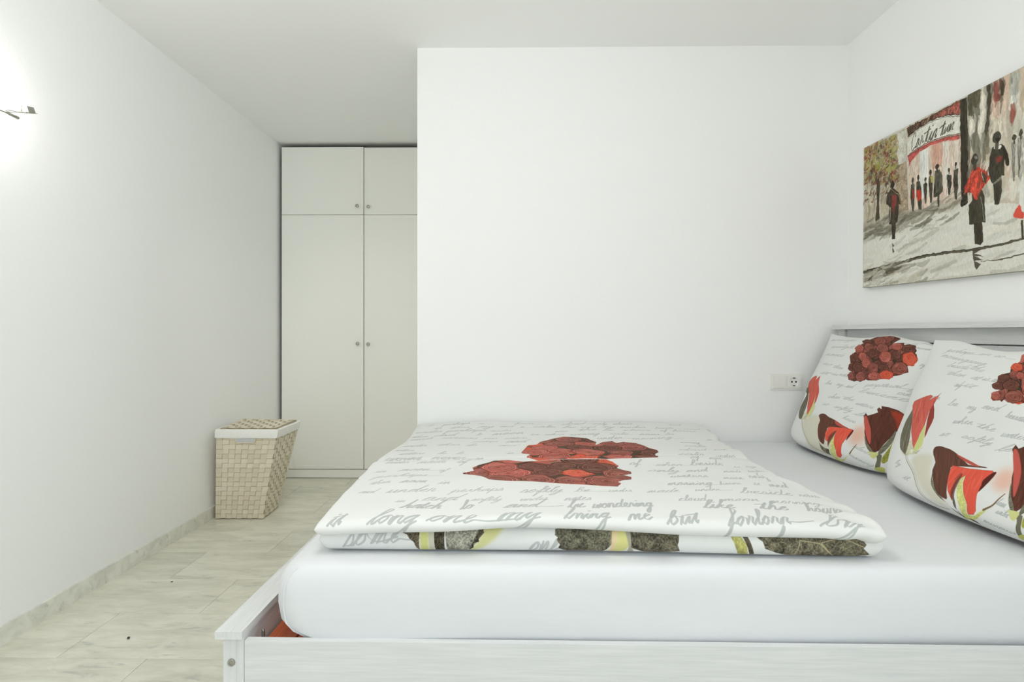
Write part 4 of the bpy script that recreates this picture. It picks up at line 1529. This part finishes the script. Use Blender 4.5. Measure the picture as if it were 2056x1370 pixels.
    for dx, dy in ((-60, 80), (-25, 100), (30, 110), (70, 90)):
        cv.stroke(catmull(np.array([t0 + (10, -40), t0 + (dx * .4, dy * .4), t0 + (dx, dy)]), 5), 3.2, c3(70, 63, 50), .8)
    cv.poly(g('pillar'), c3(60, 55, 43), grain=.4, stretch=(1, 5))
    dabs(cv, bb(X('pillar')), 22, [c3(118, 74, 64), c3(84, 78, 64), c3(160, 152, 134), c3(46, 42, 32)], 12, (2, 5), (30, 90), jit=.05)
    # wet street
    P = X('street')
    cv.poly(P, c3(217, 216, 206), unit='px', soft=2)
    x0, y0, x1, y1 = bb(P)
    dabs(cv, (x0, y0, 1640, y1 - 20), 130, [c3(226, 225, 217), c3(200, 199, 188), c3(208, 206, 194), c3(222, 216, 202)], 13, (16, 46), (90, 260), .14, .12, .5)
    dabs(cv, (x0, y0, x0 + (x1 - x0) * .95, y1 - 30), 26, [c3(164, 162, 150), c3(176, 174, 162), c3(150, 146, 132)], 14, (8, 30), (70, 190), .2, .12, .5)
    cv.poly(g('gshade'), c3(120, 114, 98), .85, 0, 9, .4, (5, 1))
    dabs(cv, bb(X('gshade')), 60, [c3(92, 86, 72), c3(196, 192, 178), c3(128, 122, 106), c3(160, 154, 138)], 15, (6, 22), (50, 150), .26, .15, .65)
    K = catmull(X('kerb'), 8)
    cv.stroke(K, np.linspace(22, 6, len(K)), c3(88, 82, 68), .95)
    cv.stroke(K + (0, 5), np.linspace(6, 2.5, len(K)), c3(52, 47, 38), .9)
    K2 = catmull(X('kerb2'), 8)
    cv.stroke(K2, np.linspace(2, 7, len(K2)), c3(84, 78, 64), .95)
    cv.poly(g('bdark'), c3(92, 86, 70), .9, 0, 6, .5, (5, 1))
    dabs(cv, (x0, 0, x0 + (x1 - x0) * .55, y0 + (y1 - y0) * .3), 46, [c3(130, 125, 110), c3(220, 218, 208), c3(170, 166, 150), c3(196, 190, 172)], 16, (10, 30), (60, 200), .22, .12, .6)

    # the walkers
    def ellip(k, col):
        q = X('e_' + k)
        rx, ry = np.hypot(*(q[1] - q[0])), np.hypot(*(q[2] - q[0]))
        th = np.linspace(0, 2 * math.pi, 18, endpoint=False)
        cv.stroke(np.array([q[0], q[0] - (0, ry * 1.75)]), rx * .8, col, .95)
        cv.poly(np.stack([q[0][0] + rx * np.cos(th), q[0][1] + ry * np.sin(th) * (1 + .15 * np.sin(th))], -1), col, unit='px', grain=.4)
        return q[0], rx, ry

    for k in ('s1', 's2', 's3', 's4', 's5', 's6', 's7'):
        cv.poly(g(k), c3(84, 80, 68) if k != 's5' else c3(90, 87, 75), 1, 0, 1, .5, (1, 3))
        ellip(k, c3(68, 63, 51))
    cv.poly(g('s1red'), c3(150, 58, 50), .9, soft=1)
    cv.poly(g('s2red'), c3(192, 62, 46), 1, soft=1)
    cv.poly(g('s4y'), c3(176, 170, 98), 1, soft=1)
    cv.poly(g('f1body'), c3(74, 64, 52), 1, 2, 0, .4, (1, 3))
    cv.poly(g('f1red'), c3(146, 62, 54), .85, soft=3, grain=.4)
    cv.poly(g('f1leg'), c3(66, 58, 47), grain=.3)
    cv.poly(g('f1ref'), c3(68, 60, 48), .9)
    ellip('f1', c3(62, 57, 45))
    fb = X('f1body')
    cv.stroke(catmull(np.array([fb[0], fb[2] + (-8, 0), fb[3] + (-4, 0)]), 5), 3, c3(200, 176, 120), .8)
    cv.stroke(np.array([fb[7] + (8, 0), fb[6] + (8, 10)]), 3.5, white, .85)
    for k in ('w1', 'w2'):
        cv.poly(g(k), c3(202, 199, 188), .95, 2, 1, .3, (1, 4))
        ellip(k, c3(84, 80, 68))
        q = X(k)
        for d in (.2, .5, .8):
            cv.stroke(np.array([q[0] * (1 - d) + q[1] * d, q[-2] * (1 - d) + q[3] * d]), 2.6, c3(70, 65, 54), .8)
    cv.poly(g('man'), c3(66, 62, 50), 1, 0, 1, .3, (1, 3))
    cv.poly(g('manarm'), c3(52, 46, 36), 1, 2, 1)
    cv.poly(g('manred'), c3(160, 70, 58), .9, soft=3, grain=.3)
    cv.poly(g('collar'), white, 1, 2, 1)
    c, rx, ry = ellip('man', c3(84, 80, 68))
    cv.poly(np.array([c + (-rx * .2, ry * .1), c + (rx * .8, -ry * .2), c + (0, -ry)]), c3(52, 44, 34), unit='px')
    m = X('man')
    for dx in (-7, 7):
        cv.stroke(np.array([m[6] + (dx, 0), m[11] + (dx, 0)]), 2.4, c3(226, 222, 210), .7)
    cv.poly(g('skirt'), c3(70, 66, 52), 1, 0, 1, .25, (1, 4))
    cv.poly(g('rleg'), c3(66, 60, 48), 1, 0, 0, .25, (1, 4))
    cv.poly(g('rref'), c3(78, 70, 58), .9)
    S_ = X('shawl')
    cv.poly(S_, c3(203, 76, 58), unit='px', soft=1, grain=.4, stretch=(1, 2))
    dabs(cv, bb(S_), 70, [c3(222, 94, 76), c3(160, 66, 54), c3(110, 60, 48), c3(206, 80, 62), c3(150, 74, 52), c3(84, 68, 54)], 17, (3, 8), (16, 60), 1.15, .2, .75, S_)
    cv.poly(g('arm'), c3(78, 68, 54), .95, 0, 1)
    q = X('arm')
    cv.stroke(np.array([q[0] + (2, -4), q[-1] + (6, 0)]), 3.5, white, .9)
    cv.poly(g('bag'), c3(60, 56, 44), 1, 2, 1, .6)
    c, rx, ry = ellip('red', c3(72, 68, 56))
    cv.poly(np.array([c + (-rx * .3, ry * .7), c + (rx * .7, ry * .6), c + (rx * .8, -ry * .2), c + (rx * .1, 0)]), c3(132, 129, 116), unit='px', soft=2)
    sk = X('skirt')
    for f in (-10, 12):
        cv.stroke(np.array([sk[1] + (f + 8, -30), sk[3] + (f * .6, 6)]), 2.6, c3(222, 218, 206), .7)
    cv.poly(g('dress'), c3(222, 222, 214), 1, 2, 2)
    cv.poly(g('redbag'), c3(216, 86, 70), 1, 2, 1)
    cv.poly(g('leg2'), c3(66, 60, 50), .95, soft=1)
    # one more couple further along, beyond what the photograph shows
    for cx, top, sc, cl in ((1290, 530, .85, c3(74, 70, 58)), (1340, 525, .82, c3(140, 64, 54)), (1510, 500, .75, c3(90, 86, 74))):
        cv.poly(np.array([(cx - 26 * sc, top), (cx + 26 * sc, top), (cx + 44 * sc, top - 120 * sc), (cx + 36 * sc, top - 210 * sc), (cx + 16 * sc, top - 215 * sc), (cx + 13 * sc, top - 330 * sc), (cx - 12 * sc, top - 330 * sc), (cx - 16 * sc, top - 215 * sc), (cx - 38 * sc, top - 210 * sc), (cx - 42 * sc, top - 120 * sc)]), cl, unit='px', grain=.4)
        th = np.linspace(0, 6.28, 16)
        cv.poly(np.stack([cx + 19 * sc * np.cos(th), top + 26 * sc + 27 * sc * np.sin(th)], -1), c3(62, 57, 46), unit='px')
    # bristle marks: nudge the paint about
    yy, xx = np.mgrid[0:cv.h, 0:cv.w]
    dx = smooth_noise((xx + 50, yy * .5 + 50), 21, .10) * 5
    dy = smooth_noise((xx * .8 + 50, yy + 50), 22, .08) * 6
    cv.a = cv.a[np.clip(yy + dy, 0, cv.h - 1).astype(int), np.clip(xx + dx, 0, cv.w - 1).astype(int)]
    n = smooth_noise((xx * .9 + 7, yy * .35 + 7), 23, .25) * .07 + smooth_noise((xx + 7, yy + 7), 24, .5) * .05
    cv.a = cv.a * (1 + n[..., None]).astype(np.float32)
    return cv.image('street_painting')


IMG['upper'] = paint_upper()
IMG['lower'] = paint_lower_full()
IMG['pillow_far'] = paint_far()
IMG['pillow_near'] = paint_near()
IMG['painting'] = paint_street()

# duvet: folded twice, so an upper and a lower fold
duvet = thing('duvet', 'folded white duvet printed with grey handwriting and a heart of red roses', 'duvet', (0.2, 2.05, 0.541))
up = link_mesh('upper_fold', soft_slab('upper_fold', -0.478, 0.858, 1.322, 2.778, 0.5990, 0.632, 0.022, warp_upper), linen('duvet_print_upper', IMG['upper']), duvet, smooth=True)
lo = link_mesh('lower_fold', soft_slab('lower_fold', -0.470, 0.826, 1.337, 2.772, 0.5445, 0.606, 0.030, warp_lower, 50, 40), linen('duvet_print_lower', IMG['lower']), duvet, smooth=True)


# pillows leaning on the headboard
def pillow(name, label, img, P0, width, height, lean, tf, tb, yaw, seed, crease):
    n = 64
    a = np.sin(np.linspace(-1, 1, n) * math.pi / 2)
    b = np.sin(np.linspace(-1, 1, n) * math.pi / 2)
    A, B = np.meshgrid(a, b, indexing='ij')
    ax = np.array([math.sin(yaw), -math.cos(yaw), 0.0])
    upv = np.array([lean, 0.0, math.sqrt(1 - lean * lean)])
    nrm = np.cross(upv, ax)
    if nrm[0] > 0:
        nrm = -nrm
    fa = np.clip(1 - np.abs(A) ** 3.2, 0, 1) ** 0.55
    fb = np.where(B < 0, np.clip(1 - np.abs(B) ** 3.6, 0, 1) ** 0.50, np.clip(1 - np.abs(B) ** 2.0, 0, 1) ** 0.80)
    prof = fa * fb
    w = smooth_noise((A + 4, B + 4), seed, 1.7) * 0.030 + smooth_noise((A + 4, B * 0.6 + 4), seed + 1, 4.5) * 0.010
    # outline: soft, slightly drawn in between the corners, wavy top seam
    oa = A * (width / 2) * (1 - 0.025 * (1 - B ** 2))
    ob = (B + 1) / 2 * height
    ob = ob - np.clip(B, 0, 1) ** 6 * (0.020 * (1 - np.abs(A) ** 3) + crease(A))
    ob = ob + np.clip(-B, 0, 1) ** 4 * 0.012 * (np.abs(A) ** 4)
    base = np.array(P0)
    F = base + oa[..., None] * ax + ob[..., None] * upv + ((tf * prof + w * prof)[..., None]) * nrm
    K = base + oa[..., None] * ax + ob[..., None] * upv - ((tb * prof)[..., None]) * nrm
    # the filling slumps forward and down onto the mattress
    sl = (1 - np.abs(A) ** 2.5) * np.exp(-((B + 0.80) / 0.45) ** 2)
    F[..., 0] -= 0.055 * sl
    F[..., 2] -= 0.035 * sl * np.clip((B + 1) * 4, 0, 1)
    K[..., 0] -= 0.030 * sl * np.clip(1 - (B + 1) * 1.5, 0, 1)
    for Q in (F, K):
        Q[..., 2] = np.maximum(Q[..., 2], 0.5435 + 0.0 * Q[..., 2])
    mid = F[n // 2]
    arc = np.concatenate([[0], np.cumsum(np.linalg.norm(np.diff(mid, axis=0), axis=1))])
    arc /= arc[-1]
    strip = np.concatenate([F, K[:, ::-1][:, 1:]], 1)
    uu = np.broadcast_to(((A[:, :1] + 1) / 2), strip.shape[:2])
    vv = np.broadcast_to(np.concatenate([arc, 1 + np.linspace(0.01, 0.3, n - 1)])[None, :], strip.shape[:2])
    UV = np.stack([uu, vv], -1)
    me = grid_mesh(name, strip, UV)
    o = link_mesh(name, me, linen(name + '_print', img), None, smooth=True)
    return tag(o, label, 'pillow', 'printed pillows against the headboard')


pillow('pillow', 'rose-printed pillow at the far end of the headboard, beside the back wall', IMG['pillow_far'],
       (1.308, 2.395, 0.553), 0.72, 0.535, 0.335, 0.085, 0.055, 0.03, 21,
       lambda A: 0.010 * np.exp(-((A - 0.62) / 0.2) ** 2) + 0.05 * np.exp(-((A - 1.0) / 0.22) ** 2) - 0.012 * np.exp(-((A - 0.15) / 0.25) ** 2))
pillow('pillow', 'rose-printed pillow nearer the camera, overlapping the far one', IMG['pillow_near'],
       (1.258, 1.585, 0.553), 0.80, 0.508, 0.32, 0.095, 0.060, 0.02, 31,
       lambda A: -0.012 * np.exp(-((A + 0.75) / 0.2) ** 2) + 0.010 * np.exp(-((A + 0.25) / 0.25) ** 2))

# ------------------------------------------------------------------ canvas picture on the right wall
PW, PH = 1.2, 0.630
pic = thing('canvas_picture', 'unframed canvas painting of a rainy shopping street with walkers in black and red', 'picture', (1.565, 2.636, 1.2645))
M_canvas_edge = new_mat('canvas_edge', (0.36, 0.35, 0.29), 0.8)
bm = box(1.553, 1.577, 2.636 - PW, 2.636, 1.2645, 1.2645 + PH)
obj('stretched_canvas', bm, M_canvas_edge, pic, bevel=0.001, seg=1)
M_art = new_mat('painted_street_scene', (0.7, 0.7, 0.65), 0.7, spec=0.2)
nt, N, L, b = nodes_of(M_art)
t = N.new('ShaderNodeTexImage')
t.image = IMG['painting']
t.extension = 'EXTEND'
t.interpolation = 'Cubic'
L.new(t.outputs['Color'], b.inputs['Base Color'])
add_bump(M_art, 160, 0.15, 0.001, 3)
y0, z0 = 2.636, 1.2645
Pg = np.zeros((2, 2, 3))
UVg = np.zeros((2, 2, 2))
for i in (0, 1):
    for j in (0, 1):
        Pg[i, j] = (1.5525, y0 - 0.0008 - i * (PW - 0.0016), z0 + 0.0008 + j * (PH - 0.0016))
        UVg[i, j] = (i, j)
link_mesh('painted_front', grid_mesh('painted_front', Pg, UVg), M_art, pic)
pic.rotation_euler = (0.0150, 0, 0)

# ------------------------------------------------------------------ woven laundry basket
M_strap = new_mat('woven_paper_strap', (0.6, 0.55, 0.44), 0.75, spec=0.25)
no, mp = add_bump(M_strap, 90, 0.25, 0.002, 4)
nt, N, L, b = nodes_of(M_strap)
oi = N.new('ShaderNodeObjectInfo')
r = mix_colour(M_strap, oi.outputs['Random'], 0.0, 1.0, (0.66, 0.595, 0.455), (0.76, 0.70, 0.565))
M_core = new_mat('basket_core', (0.55, 0.48, 0.36), 0.8)
bask = thing('laundry_basket', 'beige woven laundry basket with a lid and white cloth lining in the corner', 'basket', (-1.58, 3.39, 0))
BB = [Vector(p) for p in ((-1.733, 3.268, 0.003), (-1.461, 3.270, 0.003), (-1.470, 3.508, 0.003), (-1.733, 3.508, 0.003))]
BT = [Vector(p) for p in ((-1.704, 3.222, 0.485), (-1.362, 3.222, 0.485), (-1.362, 3.545, 0.485), (-1.728, 3.575, 0.485))]


def face_pt(f, s, t, off):
    a, b2 = BB[f].lerp(BT[f], t), BB[(f + 1) % 4].lerp(BT[(f + 1) % 4], t)
    n = (b2 - a).cross(BT[f] - BB[f]).normalized()
    return a.lerp(b2, s) + n * off


bm = bmesh.new()
NSEG = 1
ins_b = [bm.verts.new(face_pt(f, 0, 0, 0) * 1.0) for f in range(4)]
ins_t = [bm.verts.new(face_pt(f, 0, 1, 0) * 1.0) for f in range(4)]
cb = sum((v.co for v in ins_b), Vector()) / 4
ct = sum((v.co for v in ins_t), Vector()) / 4
for v in ins_b:
    v.co = v.co + (cb - v.co).normalized() * 0.005
for v in ins_t:
    v.co = v.co + (ct - v.co).normalized() * 0.005
for f in range(4):
    bm.faces.new((ins_b[f], ins_b[(f + 1) % 4], ins_t[(f + 1) % 4], ins_t[f]))
bm.faces.new(ins_b[::-1])
obj('core', bm, M_core, bask)
ROWS, NC, AMP = 18, (9, 8, 9, 8), 0.0016


def ribbon(samples, halfw_dirs, name, parent, thick=0.0):
    bm = bmesh.new()
    prev = None
    for p, w in zip(samples, halfw_dirs):
        cur = (bm.verts.new(p - w), bm.verts.new(p + w))
        if prev:
            bm.faces.new((prev[0], cur[0], cur[1], prev[1]))
        prev = cur
    return obj(name, bm, M_strap, parent)


for i in range(ROWS):
    t = (i + 0.5) / ROWS
    dt = 0.47 / ROWS
    for f in range(4):
        P, Wd = [], []
        for j in range(NC[f]):
            out = AMP if (i + j) % 2 == 0 else -AMP
            for q in ((0.0, 0.12, 0.88) if out > 0 else (0.12, 0.5, 0.88)):
                s = (j + q) / NC[f]
                o_ = 0.0 if q == 0.0 else out
                P.append(face_pt(f, s, t, o_))
                Wd.append((face_pt(f, s, t + dt, o_) - face_pt(f, s, t - dt, o_)) * 0.5)
        P.append(face_pt(f, 1.0, t, 0.0))
        Wd.append((face_pt(f, 1.0, t + dt, 0) - face_pt(f, 1.0, t - dt, 0)) * 0.5)
        ribbon(P, Wd, 'strap', bask)
for f in range(4):
    for j in range(NC[f]):
        s = (j + 0.5) / NC[f]
        ds = 0.45 / NC[f]
        P, Wd = [], []
        for i in range(ROWS):
            out = -AMP if (i + j) % 2 == 0 else AMP
            for q in (0.15, 0.85):
                t = (i + q) / ROWS
                P.append(face_pt(f, s, t, out))
                Wd.append((face_pt(f, s + ds, t, out) - face_pt(f, s - ds, t, out)) * 0.5)
        ribbon(P, Wd, 'upright_strap', bask)
# hand hole with a pale grip in the front
hb = bmesh.new()
hx = [face_pt(0, s, 0.955, 0.004) for s in (0.33, 0.66)]
h0, h1 = face_pt(0, 0.33, 0.972, 0.0045), face_pt(0, 0.66, 0.972, 0.0045)
h2, h3 = face_pt(0, 0.655, 0.915, 0.0045), face_pt(0, 0.34, 0.915, 0.0045)
ring = []
for (ca, s0) in ((h1, 0), (h2, 1), (h3, 2), (h0, 3)):
    ring.append(ca)
obj('hand_grip', tube([h0, h3 + Vector((-0.002, 0, 0.006)), h3 + Vector((0.006, 0, 0)), h2 + Vector((-0.006, 0, 0)), h2 + Vector((0.002, 0, 0.006)), h1], 0.0028, 8), M_strap, bask, smooth=True)
hbm = bmesh.new()
hbm.faces.new([hbm.verts.new(p) for p in (h0, h3, h2, h1)])
M_hole = new_mat('shaded_lining_panel', (0.55, 0.56, 0.56), 0.9)  # flat panel over the straps, white lining greyed as if in shade
obj('hand_hole', hbm, M_hole, bask)
# cloth lining folded over the rim
bm = bmesh.new()
loops = []
for (t, off) in ((0.972, 0.0062), (0.985, 0.0075), (1.03, 0.0075), (1.066, 0.006), (1.073, 0.0), (1.066, -0.010), (0.99, -0.012)):
    lp = []
    for f in range(4):
        for k in range(10):
            s = k / 10
            wv = 0.0016 * math.sin(f * 9 + s * 14) * (1 if t < 1 else 0.4)
            c0 = face_pt(f, s, t + wv * 1.5, off + wv)
            if k == 0:                                   # mitre the corner
                c0 = (c0 + face_pt((f - 1) % 4, 1.0, t + wv * 1.5, off + wv)) * 0.5
                cen = (ct.lerp(cb, 0)) + Vector((0, 0, c0.z - ct.z))
                c0 = c0 + (c0 - cen).normalized() * off * 0.25
            lp.append(bm.verts.new(c0))
    loops.append(lp)
for a, b2 in zip(loops, loops[1:]):
    for k in range(len(a)):
        k2 = (k + 1) % len(a)
        bm.faces.new((a[k], a[k2], b2[k2], b2[k]))
obj('cloth_lining', bm, M_liner, bask, smooth=True)
# lid: a woven panel resting on the rim
LZ = 0.520
LC = [Vector(p) for p in ((-1.690, 3.236, LZ), (-1.372, 3.234, LZ), (-1.372, 3.540, LZ + 0.004), (-1.722, 3.580, LZ + 0.004))]


def lid_pt(s, t, h):
    return LC[0].lerp(LC[1], s).lerp(LC[3].lerp(LC[2], s), t) + Vector((0, 0, h))


bm = bmesh.new()
lo_ = [bm.verts.new(c - Vector((0, 0, 0.007))) for c in LC]
hi_ = [bm.verts.new(c + Vector((0, 0, 0.001))) for c in LC]
bm.faces.new(lo_[::-1])
bm.faces.new(hi_)
for k in range(4):
    bm.faces.new((lo_[k], lo_[(k + 1) % 4], hi_[(k + 1) % 4], hi_[k]))
lid = obj('lid', bm, M_core, bask)
n1, n2 = 9, 8
for i in range(n1):
    P, Wd = [], []
    for j in range(n2):
        h = 0.004 if (i + j) % 2 == 0 else 0.0012
        for q in (0.12, 0.88):
            s, t = (i + 0.5) / n1, (j + q) / n2
            P.append(lid_pt(s, t, h))
            Wd.append(lid_pt(s + 0.45 / n1, t, h) - lid_pt(s, t, h))
    ribbon(P, Wd, 'lid_strap', lid)
for j in range(n2):
    P, Wd = [], []
    for i in range(n1):
        h = 0.0012 if (i + j) % 2 == 0 else 0.004
        for q in (0.12, 0.88):
            s, t = (i + q) / n1, (j + 0.5) / n2
            P.append(lid_pt(s, t, h))
            Wd.append(lid_pt(s, t + 0.45 / n2, h) - lid_pt(s, t, h))
    ribbon(P, Wd, 'lid_strap', lid)

# ------------------------------------------------------------------ wall lamp
lamp = thing('wall_lamp', 'small steel halogen wall lamp glowing high on the left wall', 'lamp', (XL, 1.66, 1.77))
lx = -1.63
M_bulb = bpy.data.materials.new('halogen_bulb')
M_bulb.use_nodes = True
nb = M_bulb.node_tree.nodes['Principled BSDF']
nb.inputs['Emission Color'].default_value = (1.0, 0.98, 0.93, 1)
nb.inputs['Emission Strength'].default_value = 25.0
M_lampsteel = new_mat('lamp_steel', (0.5, 0.49, 0.45), 0.3, 1.0)
obj('wall_plate', lathe((XL, 1.64, 1.775), (1, 0, 0), [(0, 0.05), (0.016, 0.05), (0.02, 0.046), (0.02, 0)], 32), M_lampsteel, lamp, smooth=True)
obj('arm', tube([(XL + 0.02, 1.64, 1.775), (-1.70, 1.643, 1.772), (-1.65, 1.66, 1.762), (lx, 1.70, 1.757), (lx, 1.815, 1.761)], 0.0030, 10), M_lampsteel, lamp, smooth=True)
obj('clamp', lathe((lx, 1.823, 1.7610), (0, 0.998, -0.055), [(-0.010, 0.0), (-0.010, 0.0036), (0.000, 0.0048), (0.033, 0.0052), (0.035, 0.0042), (0.035, 0)], 16), M_lampsteel, lamp, smooth=True)
for dx, dz in ((-0.004, 0.0), (0.005, -0.007)):
    obj('lead', tube([(lx + dx, 1.809, 1.762), (lx + dx, 1.822, 1.772 + dz), (lx + dx, 1.842, 1.777 + dz * 0.6), (lx + dx, 1.866, 1.781)], 0.0013, 6), M_lampsteel, lamp, smooth=True)


def lamp_plate(name, corners, dx):
    bm = bmesh.new()
    f0 = [bm.verts.new((lx - dx, y, z)) for y, z in corners]
    f1 = [bm.verts.new((lx + dx, y, z)) for y, z in corners]
    bm.faces.new(f0)
    bm.faces.new(f1[::-1])
    for k in range(4):
        bm.faces.new((f0[k], f1[k], f1[(k + 1) % 4], f0[(k + 1) % 4]))
    return obj(name, bm, M_lampsteel, lamp, bevel=0.0005, seg=1)


lamp_plate('tray', ((1.864, 1.7795), (1.924, 1.7975), (1.925, 1.8000), (1.864, 1.7830)), 0.007)
rf = lamp_plate('reflector', ((1.888, 1.8110), (1.916, 1.8165), (1.924, 1.8003), (1.896, 1.7925)), 0.0012)
lamp_plate('post', ((1.8665, 1.8030), (1.8690, 1.8030), (1.8705, 1.7840), (1.8675, 1.7840)), 0.002)
obj('bulb', lathe((lx - 0.002, 1.881, 1.7875), (0, 0, 1), [(0, 0.003), (0.004, 0.0055), (0.014, 0.0055), (0.018, 0.003), (0.020, 0)], 16), M_bulb, lamp, smooth=True)
pl = bpy.data.lights.new('halogen_light', 'POINT')
pl.energy = 1.5
pl.color = (1.0, 0.985, 0.955)
pl.shadow_soft_size = 0.012
po = bpy.data.objects.new('halogen_light', pl)
COL.objects.link(po)
po.parent = lamp
po.location = Vector((-1.640, 1.845, 1.835)) - lamp.location

# ------------------------------------------------------------------ crumbs on the floor
M_crumb = new_mat('dark_crumb', (0.03, 0.025, 0.02), 0.7)


def crumb(label, x, y, r, sq):
    bm = bmesh.new()
    bmesh.ops.create_icosphere(bm, subdivisions=2, radius=r)
    rr = random.Random(int(x * -1000))
    for v in bm.verts:
        v.co *= 0.8 + 0.4 * rr.random()
        v.co.z = v.co.z * sq + r * sq * 0.95
        v.co.x += x
        v.co.y += y
    tag(obj('crumb', bm, M_crumb, None, smooth=True), label, 'crumb')


crumb('tiny dark crumb on the marble floor halfway between skirting and bed foot', -1.355, 1.985, 0.0046, 0.8)
crumb('flat dark speck on the marble floor close to the skirting', -1.480, 2.440, 0.0045, 0.3)
